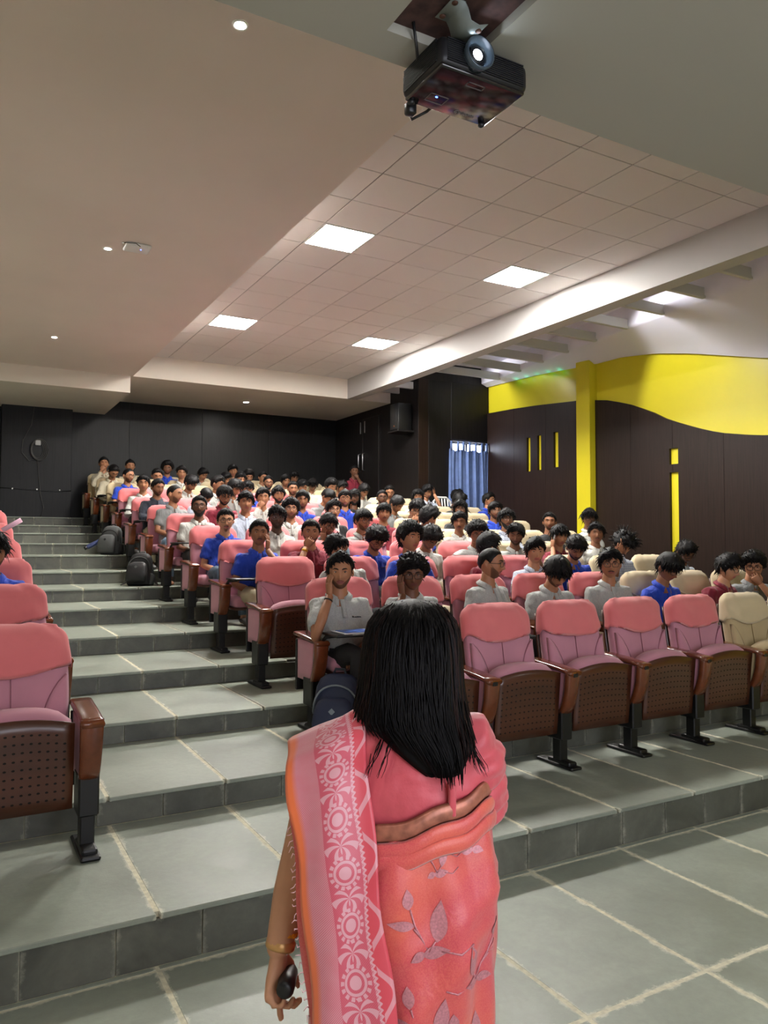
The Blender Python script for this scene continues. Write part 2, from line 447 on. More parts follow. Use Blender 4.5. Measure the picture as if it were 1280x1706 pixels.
# window behind the curtain
mb = MB(); mb.box((XW0, 12.66, ZW0), (XW1, 12.67, ZW1)); wn = struct('window_1', mb, mat('daylit window glass', (240, 245, 255), .3, emit=((236, 243, 255), 5.0)))
mb = MB()
for a, b in ((XW0, XW0+.04), (XW1-.04, XW1), (8.93, 8.97)): mb.box((a, 12.63, ZW0), (b, 12.66, ZW1))
mb.box((XW0, 12.63, ZW1-.04), (XW1, 12.66, ZW1)); ob('window_frame', mb, M_BLACKP, wn, False)

# double door in the side wall
dr = struct('door_1', (lambda m: (m.box((7.742, 14.02, 1.6), (7.76, 15.72, 4.32)), m)[1])(MB()), M_BLACKW)
for a, b in ((14.04, 14.742), (14.758, 15.70)):
    mb = MB(); mb.rbox((7.715, a, 1.7), (7.742, b, 4.30), .004, 1); lf = ob('door_leaf', mb, M_BLACKW, dr, False)
    y = b - .09 if b < 15 else a + .09
    mb = MB(); mb.tube([(7.715, y, 3.56), (7.66, y, 3.54), (7.66, y, 3.2), (7.715, y, 3.18)], .012, 8); ob('door_handle', mb, M_STEEL, lf)
    mb = MB(); mb.rbox((7.70, y - .012, 4.0), (7.716, y + .012, 4.25), .004, 1); ob('door_bolt', mb, M_STEEL, lf)
# ------------------------------------------------------------------ ceiling lamps, lights
def downlight(x, y, z, r, label, energy=None):
    e = tag(empty('downlight', (x, y, z)), label, 'ceiling light', 'round recessed downlights')
    mb = MB(); mb.lathe([(r*.8, .0), (r*.8, -.004), (r*1.25, -.006), (r*1.3, 0)], n=24); ob('trim_ring', mb, M_PLAST_W, e)
    mb = MB(); mb.lathe([(.001, -.003), (r*.8, -.003), (r*.8, .0)], n=24); ob('lens', mb, M_LEDS, e)
    return e
downlight(1.33, 4.03, ZS, .035, 'small round downlight in the left soffit nearest the camera')
downlight(1.26, 7.80, ZS, .035, 'small round downlight in the left soffit beside the white router')
downlight(1.18, 11.57, ZS, .035, 'small round downlight in the left soffit farthest back')
downlight(5.15, 14.97, ZS, .06, 'round downlight in the soffit before the back wall')
for x, y, nm in ((-1.3, 5.5, 'left block of chairs'), (-1.3, 9.5, 'rear of the left block'), (-.4, .6, 'left of the front floor'), (3.0, .5, 'middle of the front floor'), (5.6, .8, 'right of the front floor')):  # unseen downlights, added to brighten the room
    downlight(x, y, ZS if y > 2.6 else ZF, .05, 'added fill downlight out of view over the %s' % nm)
def spot(name, loc, tgt, watt, ang, color=(1, .97, .93), size=.05, blend=.4):
    d = bpy.data.lights.new(name, 'SPOT'); d.energy = watt; d.spot_size = R(ang); d.spot_blend = blend; d.color = color; d.shadow_soft_size = size
    o = bpy.data.objects.new(name, d); col.objects.link(o); o.location = loc
    o.rotation_euler = (Vector(tgt) - Vector(loc)).to_track_quat('-Z', 'Y').to_euler()
    return o
for y in (4.55, 7.65, 12.1):
    spot('cove_spotlight', (7.2, y, 4.97), (8.9, y - .35, 4.15), SPOT_W, 66, (.95, .96, 1.0), .12, .25)
for gy in (10.35, 10.65, 10.95, 11.25, 11.55):
    d = bpy.data.lights.new('green_indicator', 'POINT'); d.energy = .025; d.color = (.05, 1, .45); d.shadow_soft_size = .03
    o = bpy.data.objects.new('green_indicator', d); col.objects.link(o); o.location = (9.34, gy, float(np.interp(gy, cv_y[::-1], cv_z[::-1])) - .03)

# unseen screen behind the camera, added as fill light for the room
sr = tag(empty('fill_projection_screen', (1.7, YF + .02, 2.0)), 'added fill-light projection screen on the unseen front wall', 'screen')
mb = MB(); mb.box((-2.1, 0, -1.0), (2.1, .02, 1.35)); ob('screen_surface', mb, mat('fill screen glow', (240, 240, 240), .9, emit=((236, 240, 255), SCREEN_E)), sr, False)
mb = MB(); mb.rbox((-2.2, 0, 1.35), (2.2, .1, 1.47), .02, 2); ob('screen_case', mb, M_PLAST_W, sr)
# ------------------------------------------------------------------ wall and ceiling fittings
e = tag(empty('wireless_router', (1.5, 7.6, ZS)), 'white wireless access point on the left soffit beside a downlight', 'router')
mb = MB(); mb.rbox((-.12, -.10, -.035), (.12, .10, 0), .03, 3); ob('housing', mb, M_PLAST_W, e)
mb = MB(); mb.tube([(-.12, -.06, -.01), (-.16, -.10, -.03), (-.13, -.18, -.05), (-.05, -.2, -.05), (0, -.14, -.05), (.0, -.1, -.03)], .004, 6); ob('cable', mb, M_BLACKP, e)
mb = MB(); mb.ball((0.03, -.02, -.036), .005); ob('status_light', mb, mat('blue status light', (60, 90, 255), .4, emit=((60, 90, 255), 3)), e)

e = tag(empty('cable_coil', (1.37, 15.88, 3.43)), 'coil of dark cable hung on the back pilaster', 'cable')
mb = MB()
for k in range(4):
    a = .11 + .02*k; b = .16 + .015*k
    mb.tube([(a*math.cos(t)*.9 + .01*k, -.01 - .006*k, -.06 + b*math.sin(t)) for t in np.linspace(0, 2*math.pi, 25)], .006, 6)
ob('coil', mb, mat('grey cable sheath', (70, 68, 66), .5), e)
mb = MB(); mb.tube([(-.08, 0, 0.75), (-.12, 0, .4), (-.26, -.0, .1), (-.28, 0, -.12), (-.15, 0, -.28), (0, 0, -.22), (.02, 0, -.5), (.06, 0, -.9), (.12, 0, -1.15), (.08, 0, -1.33)], .006, 6); ob('loose_end', mb, MATS['grey cable sheath'], e)
mb = MB(); mb.rbox((-.05, -.03, .02), (.05, .02, .12), .015, 2); ob('plug', mb, mat('pale grey plastic', (180, 180, 178), .4), e)
e = tag(empty('wall_cable', (1.37, 15.895, 2.62)), 'thin black cable clipped along the back wall', 'cable')
mb = MB(); mb.tube([(-.63, 0, .01), (-.4, 0, 0), (0, 0, -.02), (.3, 0, -.03), (.6, 0, -.01)], .009, 6); ob('cable', mb, M_BLACKP, e)
for x in (-.42, .0, .4):
    mb = MB(); mb.rbox((x-.012, -.014, -.016), (x+.012, .008, .012), .004, 1); ob('clip', mb, M_PLAST_W, e)

e = tag(empty('loudspeaker', (7.58, 12.86, 3.78)), 'black loudspeaker on a bracket shelf beside the double door', 'speaker')
mb = MB(); mb.rbox((-.17, -.16, 0.02), (.13, .16, .54), .012, 2); ob('cabinet', mb, M_BLACKP, e)
mb = MB(); mb.rbox((-.178, -.14, .04), (-.17, .14, .52), .003, 1); ob('grille', mb, mat('speaker cloth', (28, 27, 28), .8, bump=(300, .5, .002)), e)
mb = MB(); mb.rbox((-.2, -.2, -.02), (.165, .2, .02), .006, 1); ob('shelf', mb, M_BLACKW, e, False)
mb = MB(); mb.ball((-.18, -.02, .1), .016); ob('badge', mb, mat('copper badge', (190, 120, 80), .4, .8), e)

# curtain on tabs
e = tag(empty('curtain', (8.96, 12.50, 2.0)), 'blue grey tab-top curtain over the bright window', 'curtain')
mb = MB(); P = []
for z in np.linspace(-.6, 1.46, 26):
    row = []
    for x in np.linspace(-.50, .43, 100):
        amp = .028 * (1 - .35*(z/1.5)); ph = .7*math.sin(z*1.7)
        row.append((x*(1 + .03*math.sin(z*2)), amp*math.sin(x*34 + ph) + .012*math.sin(x*75 + 2 + z), z + (.015*math.sin(x*22) - .0 if z > 1.4 else 0)))
    P.append(row)
mb.grid(P)
ob('cloth', mb, mat('blue grey cotton', (104, 126, 178), .85, var=(9, .14), bump=(220, .25, .002)), e)
for x in (-.46, -.30, -.17, -.02, .13, .28, .40):
    mb = MB(); mb.box((x-.022, -.012, 1.44), (x+.022, .012, 1.63)); ob('tab', mb, MATS['blue grey cotton'], e)
mb = MB(); mb.tube([(-.50, 0, 1.61), (.46, 0, 1.61)], .012, 8); ob('rod', mb, M_BLACKP, e)

# ------------------------------------------------------------------ projector under the front ceiling
e = tag(empty('projector', (1.715, 2.43, 3.35)), 'black ceiling projector with glowing lens under the front soffit', 'projector')
Wd, Dp, Hp = .412, .29, .118
m_gl = mat('gloss black shell', (22, 17, 20), .12, coat=.6); m_pk = mat('matt black shell', (20, 20, 24), .45)
mb = MB(); mb.rbox((-Wd/2, -Dp/2, .006), (Wd/2, Dp/2, Hp), .03, 3); ob('body', mb, m_pk, e)
mb = MB(); mb.rbox((-Wd/2+.012, -Dp/2+.012, 0), (Wd/2-.012, Dp/2-.012, .02), .008, 2); bt = ob('bottom_cover', mb, m_gl, e)
for k in range(11):
    z = .022 + .008*k
    mb = MB(); mb.box((-Wd/2+.03, -Dp/2-.0025, z), (Wd/2-.03, -Dp/2+.004, z+.0045)); ob('vent_slat', mb, m_pk, e, False)
    mb = MB(); mb.box((-Wd/2-.0025, -Dp/2+.03, z), (-Wd/2+.004, Dp/2-.03, z+.0045)); ob('vent_slat', mb, m_pk, e, False)
Mx = Matrix.Rotation(R(90), 4, 'X')
mb = MB(); mb.lathe([(.058, -.01), (.062, .035), (.056, .036), (.036, -.0), (.03, -.012), (.058, -.012)], n=28, M=Mx, c=(-.05, -Dp/2, .07)); ob('lens_hood', mb, mat('blue grey lens ring', (70, 84, 96), .25, .3, coat=.5), e)
mb = MB(); mb.lathe([(.03, 0), (.034, .012), (.026, .014)], n=24, M=Mx, c=(-.05, -Dp/2, .07)); ob('lens_barrel', mb, M_BLACKP, e)
mb = MB(); mb.ball((-.05, -Dp/2 - .008, .07), (.024, .012, .024), 16, 9); ob('lens', mb, mat('lit projector lens', (220, 235, 255), .1, emit=((225, 238, 255), 14)), e)
for (x0, y0, x1, y1) in ((-.05, -.10, .03, -.072), (-.135, .03, -.05, .085)):
    mb = MB()
    for a, b in (((x0,y0),(x1,y0+.004)),((x0,y1-.004),(x1,y1)),((x0,y0),(x0+.004,y1)),((x1-.004,y0),(x1,y1))): mb.box((a[0],a[1],-.002),(b[0],b[1],.002))
    ob('cover_outline', mb, mat('dull grey trim', (96, 88, 88), .5), bt, False)
mb = MB(); mb.ball((-.10, .045, -.001), (.006, .004, .002)); ob('power_light', mb, MATS['blue status light'], bt)
fc = bpy.data.curves.new('maker_mark', 'FONT'); fc.body = 'Optoma'; fc.size = .028; fc.extrude = .0006; fc.shear = .25; fc.align_x = 'CENTER'
fo = bpy.data.objects.new('maker_mark', fc); col.objects.link(fo); fo.parent = bt; fo.location = (.06, .10, -.0012); fo.rotation_euler = (R(180), 0, 0); 
me_ = bpy.data.meshes.new_from_object(fo); me_.materials.clear(); me_.materials.append(mat('silver lettering', (150, 148, 150), .4, .6))
f2 = bpy.data.objects.new('lettering', me_); col.objects.link(f2); f2.parent = bt; f2.location = fo.location; f2.rotation_euler = fo.rotation_euler; bpy.data.objects.remove(fo)
for x in (-.17, .17):
    mb = MB(); mb.lathe([(.012, 0), (.014, -.012), (.004, -.018)], c=(x, .12, .004), n=12); ob('foot', mb, m_pk, e)
mb = MB(); mb.tube([(-.15, .13, .02), (-.16, .17, .0), (-.12, .2, -.02), (-.06, .18, .02), (-.05, .14, .03)], .006, 6); mb.rbox((-.17, .14, -.03), (-.13, .18, .02), .006, 1); ob('connector', mb, M_BLACKP, e)
e2 = tag(empty('projector_mount', (1.55, 2.22, ZF)), 'grey bent steel bracket on a rough ceiling board', 'bracket')
mb = MB(); mb.box((-.19, -.2, .04), (.19, .2, .07)); ob('ceiling_board', mb, mat('rough dark plywood', (74, 50, 46), .8, var=(18, .5), bump=(20, .5, .006)), e2, False)
mb = MB()
for y0, y1 in ((-.03, .09),):
    P = [[(x, y, z) for y in (y0, y1)] for x, z in ((-.05, .03), (-.0, .03), (.012, .01), (.025, -.03), (.06, -.036), (.10, -.02))]
    mb.grid(P, thick=np.array((.003, 0, .004)))
ob('bracket', mb, mat('galvanised plate', (128, 136, 134), .5, .3), e2)
for x, y in ((-.03, -.01), (-.03, .07), (.08, .0)):
    mb = MB(); mb.ball((x, y, .028 if x < 0 else -.032), (.012, .012, .006)); ob('bolt', mb, mat('rusty bolt', (90, 62, 50), .6, .5), e2)
mb = MB(); mb.tube([(.13, .06, -.04), (.14, .1, -.05)], .022, 10); ob('arm', mb, MATS['galvanised plate'], e2)
mb = MB(); mb.tube([(-.1, .16, .04), (-.06, .2, -.03), (-.03, .24, -.06), (-.02, .26, -.14)], .006, 6); ob('cable', mb, M_BLACKP, e2)
# ------------------------------------------------------------------ auditorium chairs
PITCH_X, X0, CY = .625, 2.47, .64
M_WOODA = mat('varnished brown wood', (104, 52, 27), .22, var=(14, .25), stretch=(1, .25, 1), coat=.5)
M_WOODP = mat('dark plywood seat pan', (72, 37, 21), .35, var=(10, .25), stretch=(.3, 1, 1), coat=.2)
M_HOLE = mat('hole shadow black', (14, 8, 6), .9)
M_LEG = mat('black steel leg', (9, 9, 10), .45)
M_TAB = mat('black writing tablet', (22, 22, 24), .35)
def cloth(name, rgb, sc=400, var=.06):
    return mat(name, rgb, .9, var=(7, var), bump=(sc, .18, .002), sheen=.25)
FAB = {'pink': cloth('mauve pink upholstery', (186, 126, 142)), 'beige': cloth('beige upholstery', (182, 162, 122))}
COV = {'pink': cloth('coral pink head cover', (212, 110, 112), 260, .05), 'beige': cloth('cream head cover', (200, 182, 146), 260, .05)}
PIP = {'pink': mat('mauve seam piping', (140, 84, 98), .8), 'beige': mat('beige seam piping', (150, 128, 90), .8)}

def back_axis(z):      # centre line of the reclined back
    return .295 + .10 * (z - .42) / .58
def back_half(z):
    w = .238 + .018 * math.sin(min(1, max(0, (z - .42) / .5)) * math.pi * .9)
    if z > .925:
        t = min(1, (z - .925) / .08); w -= .085 * (1 - math.sqrt(max(0, 1 - t*t)))
    if z < .5: w -= .03 * (.5 - z) / .1
    return w
def se(a, n):          # superellipse helper
    c, s_ = math.cos(a), math.sin(a)
    return math.copysign(abs(c) ** (2/n), c), math.copysign(abs(s_) ** (2/n), s_)
def back_ring(z, grow=0.0, n=28, zf=None, seed=0):
    w = back_half(z) + grow
    d = (.062 if z < .9 else .062 * math.sqrt(max(.02, 1 - ((z-.90)/.112)**2))) + grow
    out = []
    for k in range(n):
        cx, sy = se(2*math.pi*k/n, 3.2)
        zz = z if zf is None else zf(2*math.pi*k/n, z)
        y = back_axis(zz) + d*sy
        x = w*cx
        if sy < 0 and z < .93:     # scooped middle, fuller sides, centre seam
            y += .014 * math.exp(-(x/.11)**2) - .004 * math.exp(-(x/.006)**2) * -1
        out.append((x, y, zz))
    return out
def make_back():
    mb = MB(); mb.loft([back_ring(z) for z in (.40, .42, .46, .52, .58, .64, .70, .76, .82, .88, .92, .95, .975, .99, 1.0)]); return mb
def make_shell():
    mb = MB(); P = []
    for z in np.linspace(.36, .93, 10):
        w = back_half(max(z, .43)) * .97
        P.append([(x, back_axis(z) + .055 + .012*(1 - (x/w)**2), z) for x in np.linspace(-w, w, 9)])
    mb.grid(P, thick=np.array((0, .012, 0))); return mb
def make_cover(seed):
    r = random.Random(seed); ph = [r.uniform(0, 6.3) for _ in range(8)]
    n = 36; rows = 14; rings = []
    for i in range(rows):
        t = i / (rows - 1); ring = []
        for k in range(n):
            a = 2*math.pi*k/n; cx, sy = se(a, 3.0)
            zb = .825 - (.048 * max(0, 1 - (cx/.95)**2) if sy < 0 else .03) + .006*math.sin(5*a + ph[0])
            z = zb + (1.018 - zb) * (1 - (1-t)**1.25)
            w = back_half(min(z, 1.0)) + .014; d = (.062 if z < .9 else .062*math.sqrt(max(.0, 1 - ((z-.90)/.1125)**2))) + .018
            if t == 1: w *= .75; d *= .3
            wr = .0065*math.sin(30*z + 3*cx + ph[1] + 1.5*math.sin(3*cx + ph[5])) * (1 if sy < 0 else .3) + .005*math.sin(13*cx + 26*z + ph[2]) + .006*(math.sin(7*a + ph[3] + 9*z))*abs(cx)**4
            y = back_axis(z) + (d + wr)*sy + (.010*math.exp(-(cx*w/.11)**2) if sy < 0 and z < .95 else 0)
            ring.append((w*cx*(1 + wr*.8), y, z + .004*math.sin(9*cx + ph[4])*t))
        rings.append(ring)
    mb = MB(); inner = [(x*.985, y, z + .004) for x, y, z in rings[0]]
    mb.loft([inner] + rings, cap0=False); return mb
def make_bolster(s):
    mb = MB(); rings = []
    for i in range(11):      # leaf-shaped side insert
        t = i/10; z = .43 + .35*t
        wd = .105*math.sin(math.pi*min(1, (t*.82 + .18)))**.75 + .004
        xo = back_half(z) - .012; ring = []
        for k in range(10):
            u = k/9; x = s*(xo - wd*u); bulge = .016*math.sin(math.pi*u)**.6*math.sin(math.pi*(.12 + .8*t))**.5
            ring.append((x, back_axis(z) - .056 - bulge + .012*math.exp(-(x/.11)**2), z))
        rings.append(ring)
    mb.grid(rings, thick=np.array((0, .03, 0))); return mb
def make_seam():
    mb = MB(); mb.tube([(0, back_axis(z) - .0495, z) for z in (.44, .52, .60, .68, .76, .79)], .0022, 5)
    for s in (-1, 1):
        pts = []
        for i in range(12):
            t = i/11; z = .43 + .35*t; wd = .105*math.sin(math.pi*min(1, (t*.82 + .18)))**.75 + .004
            x = s*(back_half(z) - .012 - wd); pts.append((x, back_axis(z) - .058 + .012*math.exp(-(x/.11)**2), z))
        mb.tube(pts, .0026, 5)
    return mb
def make_seat_up():
    mb = MB(); rings = []
    for x in np.linspace(-.238, .238, 11):
        e = 1 - abs(x/.238)**6; c = 1 - (x/.238)**2
        zt = .60 + .035*c*1 + .02*e; ring = []
        prof = [(.075, .26), (.062, .45), (.05, zt - .03), (.062, zt), (.10, zt + .018), (.16, zt + .012), (.205, zt - .02), (.215, .48), (.20, .30), (.16, .24)]
        for y, z in prof: ring.append((x, .135 + (y-.135)*(.8 + .2*e), .42 + (z-.42)*(.92 + .08*e)))
        rings.append(ring)
    mb.loft(rings); return mb
def make_pan_up(holes):
    mb = MB(); rows = []
    for z in np.linspace(.215, .60, 8):
        t = (z-.215)/.385
        rows.append([(x, .064 - .038*t + .006*(x/.245)**2, z + .034*t*(1 - (x/.245)**2)) for x in np.linspace(-.245, .245, 11)])
    if not holes:
        mb.grid(rows, thick=np.array((0, .014, 0))); return mb
    P = np.array(rows)
    for i in range(9):
        for j in range(13):
            x = -.205 + .41*j/12; z = .265 + .275*i/8
            if (j in (0, 12)) and i == 8: continue
            t = (z-.215)/.385; zz = z + .034*t*(1 - (x/.245)**2); y = .064 - .038*t + .006*(x/.245)**2 - .0008
            r = .0062; mb.add([(x + r*1.15*math.cos(a), y, zz + r*.8*math.sin(a)) for a in np.linspace(0, 2*math.pi, 8, endpoint=False)], [tuple(range(8))])
    return mb
def make_seat_down():
    mb = MB(); mb.rbox((-.238, -.03, .395), (.238, .33, .50), .045, 3); return mb
def make_pan_down():
    mb = MB(); mb.rbox((-.235, -.02, .375), (.235, .32, .398), .01, 1); return mb
AW = .052
def make_arm():
    mb = MB(); w = AW
    for (y0, y1, zf0, zf1) in ((-.03, .36, .62, .645),):
        rings = []
        for t in np.linspace(0, 1, 8):
            y = y0 + (y1-y0)*t; zt = zf0 + (zf1-zf0)*t - .012*(1-t)**4 + .004; hh = .03
            rings.append([(w*cx, y, zt - hh/2 + hh/2*sy) for cx, sy in [se(2*math.pi*k/12, 4) for k in range(12)]])
        mb.loft(rings)
    rings = []
    for t in np.linspace(0, 1, 8):      # curved wooden front, tapering down and back
        z = .615 - .285*t; y = -.028 + .02*t + .06*t**3; ww = w*(1 - .12*t)
        rings.append([(ww*cx, y + .028 + .026*sy, z) for cx, sy in [se(2*math.pi*k/12, 4) for k in range(12)]])
    mb.loft(rings); return mb
def make_armpanel():
    mb = MB(); P = []
    rings = []
    for z in np.linspace(.335, .60, 6):
        t = (z-.335)/.265; y0 = .03 + .05*(1-t)**2; y1 = .34
        rings.append([((AW-.010)*cx, (y0+y1)/2 + (y1-y0)/2*sy, z) for cx, sy in [se(2*math.pi*k/16, 8) for k in range(16)]])
    mb.loft(rings); return mb
def make_strip():
    mb = MB(); mb.rbox((-AW + .002, .30, .05 + .20), (AW - .002, .325, .60), .004, 1); return mb
def make_leg():
    mb = MB(); mb.rbox((-.045, .05, .17), (.045, .20, .36), .008, 1); mb.rbox((-.032, .08, .0), (.032, .155, .20), .006, 1); return mb
def make_foot():
    mb = MB(); mb.rbox((-.045, -.035, 0), (.045, .30, .022), .012, 2); mb.rbox((-.036, -.0, .01), (.036, .2, .045), .012, 2); return mb
def make_lock():
    mb = MB(); mb.rbox((-.018, -.034, .575), (.018, -.024, .598), .003, 1); return mb
def make_tablet():
    mb = MB(); mb.rbox((-.30, -.22, .655), (.10, .03, .672), .008, 2); return mb
def make_tabarm():
    mb = MB(); mb.tube([(-.30, .02, .60), (-.29, -.03, .645), (-.22, -.06, .652)], .014, 8); return mb

CM = {}
for c in ('pink', 'beige'):
    CM[c] = dict(
        back_cushion=make_back().mesh('back_cushion', FAB[c]), covers=[make_cover(s).mesh('head_cover', COV[c]) for s in (1, 2, 3, 4, 5)],
        bol=[make_bolster(s).mesh('side_bolster', FAB[c], fix=True) for s in (-1, 1)], seam=make_seam().mesh('centre_seam', PIP[c]),
        seat_up=make_seat_up().mesh('seat_cushion', FAB[c], fix=True), seat_dn=make_seat_down().mesh('seat_cushion', FAB[c]), armp=make_armpanel().mesh('arm_side_panel', FAB[c]))
CM['shell'] = make_shell().mesh('back_shell', M_WOODP)
CM['pan_up'] = make_pan_up(False).mesh('seat_pan', M_WOODP, fix=True); CM['holes'] = make_pan_up(True).mesh('perforation', M_HOLE)
CM['pan_dn'] = make_pan_down().mesh('seat_pan', M_WOODP)
CM['arm'] = make_arm().mesh('armrest', M_WOODA); CM['strip'] = make_strip().mesh('edge_strip', M_LEG, False)
CM['leg'] = make_leg().mesh('leg', M_LEG, False); CM['foot'] = make_foot().mesh('foot', M_LEG, False); CM['lock'] = make_lock().mesh('tablet_slot', M_BLACKP, False)
CM['tablet'] = make_tablet().mesh('writing_tablet', M_TAB); CM['tabarm'] = make_tabarm().mesh('tablet_arm', M_LEG)

ORD = ['front', 'second', 'third', 'fourth', 'fifth', 'sixth', 'seventh', 'eighth', 'ninth', 'tenth', 'eleventh', 'twelfth']
SEAT = ['aisle seat', 'second seat from aisle', 'third seat from aisle', 'fourth seat from aisle', 'fifth seat from aisle', 'sixth seat from aisle', 'seventh seat from aisle', 'eighth seat from aisle', 'ninth seat from aisle', 'tenth seat from aisle']
def chair(row, k, colr, occupied, x=None, left=False, end=False, tablet=False, detail=2):
    x = X0 + PITCH_X*k if x is None else x
    r = empty('auditorium_chair', (x, TY[row+1] + CY, TZ[row+1]))
    if left: lab = '%s auditorium chair of the left block, %s row, beside the aisle' % (colr, ORD[row])
    else: lab = '%s auditorium chair in %s row of the main block, %s' % (colr, ORD[row], SEAT[k])
    if not occupied and detail == 2: lab = 'empty ' + lab
    tag(r, lab, 'chair', 'auditorium chairs')
    C = CM[colr]
    place('back_cushion', C['back_cushion'], r); place('head_cover', C['covers'][(row*3 + k*7) % 5], r)
    if detail > 0: place('back_shell', CM['shell'], r)
    if occupied: place('seat_cushion', C['seat_dn'], r); (place('seat_pan', CM['pan_dn'], r) if detail > 0 else None)
    else:
        place('seat_cushion', C['seat_up'], r); p = place('seat_pan', CM['pan_up'], r)
        if detail == 2: h = place('perforation', CM['holes'], p); h['kind'] = 'stuff'
        for b in C['bol']: place('side_bolster', b, r)
        place('centre_seam', C['seam'], r)
    H = PITCH_X/2
    sides = ([-H] if not left else []) + ([H] if (end or left) else [])
    for sx in sides:
        outer = (k == 0 and sx < 0 and not left) or (left and sx > 0)
        a = place('armrest', CM['arm'], r, (sx, 0, 0))
        if detail > 0:
            place('arm_side_panel', C['armp'], r, (sx, 0, 0)); place('leg', CM['leg'], r, (sx, 0, 0)); place('foot', CM['foot'], r, (sx, 0, 0))
        if detail == 2 and not outer: place('tablet_slot', CM['lock'], a)
        if outer: place('edge_strip', CM['strip'], r, (sx, 0, 0))
    if tablet: place('writing_tablet', CM['tablet'], r); place('tablet_arm', CM['tabarm'], r)
    return r
KMAX = [7, 7, 7, 7, 8, 8, 8, 9, 8, 7, 7, 7]
TABLETS = {(1, 0), (3, 0), (5, 0), (7, 0), (8, 0), (9, 0), (10, 0)}
EMPTY = {(0, k) for k in range(10)} | {(2, 0)}
def all_chairs():
    for row in range(12):
        for k in range(KMAX[row] + 1):
            if row == 0 and k > 6: continue
            colr = 'pink' if (k <= 4 and row <= 8) else 'beige'
            emp = (row, k) in EMPTY
            det = 2 if emp or (row <= 4 and k == 0) else (1 if (k <= 1 or row <= 2) else 0)
            chair(row, k, colr, not emp, end=(k == KMAX[row]), tablet=(row, k) in TABLETS, detail=det)
    for row in range(0, 6):
        chair(row, 0, 'pink', row in (2, 4), x=.25, left=True, detail=2 if row < 2 else 1)
all_chairs()
# ------------------------------------------------------------------ people
SKIN = [mat('skin tone %d' % i, c, .5, var=(18, .07), spec=.35) for i, c in enumerate([(84, 56, 42), (112, 74, 54), (142, 96, 70), (164, 114, 84), (188, 138, 106)])]
LIPS = [mat('lip tone %d' % i, c, .45) for i, c in enumerate([(76, 44, 40), (104, 58, 52), (138, 78, 70), (156, 88, 80), (176, 100, 92)])]
M_HAIR = mat('black hair', (14, 12, 13), .55, var=(60, .4), bump=(90, .6, .005), stretch=(1, 1, .35), spec=.22)
M_EYEW = mat('eye white', (214, 206, 200), .3); M_IRIS = mat('dark brown iris', (20, 12, 10), .15)
M_STUB = mat('beard stubble', (24, 18, 16), .8, alpha=.42); M_BEARD = mat('black beard', (20, 17, 16), .7, bump=(160, .6, .004))
M_RIM = mat('spectacle frame', (12, 12, 13), .4); M_RIMS = mat('thin metal spectacle frame', (92, 88, 84), .4, .6)
M_LENS = mat('spectacle lens', (120, 126, 132), .05, alpha=.07)
def shirtmat(name, rgb, kind=None, rgb2=None):
    m = bpy.data.materials.new(name); m.use_nodes = True
    t = NT(m); p = t.n['Principled BSDF']; tc = t.add('ShaderNodeTexCoord'); v = tc.outputs['Object']
    c = lin(rgb); base = t.mix(t.ramp(t.noise(180, 2, v), .35, .65), tuple(x*.86 for x in c[:3]) + (1,), tuple(min(1, x*1.1) for x in c[:3]) + (1,))
    if kind:
        sep = t.add('ShaderNodeSeparateXYZ'); t.l.new(v, sep.inputs[0])
        wx = t.ramp(t.math('SINE', t.math('MULTIPLY', sep.outputs[0], 420 if kind == 'stripe' else 260)), .4, .6)
        if kind == 'check':
            wz = t.ramp(t.math('SINE', t.math('MULTIPLY', sep.outputs[2], 260)), .4, .6)
            wx = t.math('MULTIPLY', t.math('ADD', wx, wz), .5)
        base = t.mix(t.math('MULTIPLY', wx, .55), base, lin(rgb2))
    t.l.new(base, p.inputs['Base Color']); p.inputs['Roughness'].default_value = .88
    p.inputs['Sheen Weight'].default_value = .15
    b = t.add('ShaderNodeBump'); b.inputs['Strength'].default_value = .8; b.inputs['Distance'].default_value = .02
    mp = t.add('ShaderNodeMapping'); mp.inputs['Scale'].default_value = (1, 1, .45); mp.inputs['Rotation'].default_value = (0, .5, 0); t.l.new(v, mp.inputs['Vector'])
    t.l.new(t.noise(13, 3, mp.outputs[0], .5, 1.2), b.inputs['Height']); t.l.new(b.outputs[0], p.inputs['Normal'])
    return m
SHIRT = {'grey': shirtmat('light grey marl pique', (166, 168, 164)), 'darkgrey': shirtmat('mid grey cotton', (128, 130, 130)), 'blue': shirtmat('royal blue pique', (24, 62, 178)),
         'maroon': shirtmat('maroon pique', (122, 22, 44)), 'white': shirtmat('off white cotton', (192, 192, 186)), 'ltblue': shirtmat('pale blue stripe cotton', (194, 202, 216), 'stripe', (140, 160, 200)),
         'check': shirtmat('pale blue check cotton', (194, 200, 212), 'check', (80, 100, 156)), 'cream': shirtmat('cream cotton', (190, 180, 156)), 'navy': shirtmat('dark navy jacket cloth', (40, 45, 58)),
         'black': shirtmat('black cotton', (30, 31, 34)), 'blazer': shirtmat('black blazer wool', (24, 24, 27)), 'orange': shirtmat('orange cotton', (236, 122, 22))}
TROU = {'black': mat('black trousers', (28, 28, 31), .85, bump=(14, .4, .012)), 'khaki': mat('pale khaki trousers', (178, 166, 140), .85, bump=(14, .4, .012)), 'jeans': mat('pale blue denim', (128, 156, 186), .85, bump=(14, .4, .012)), 'denim': mat('blue grey denim', (70, 86, 104), .85, bump=(14, .4, .012))}
M_SHOE = mat('dark shoe', (46, 44, 42), .5); M_MASK = mat('pale blue mask', (170, 206, 224), .8)
CLOUD = bpy.data.textures.new('cloth_folds', 'CLOUDS'); CLOUD.noise_scale = .09

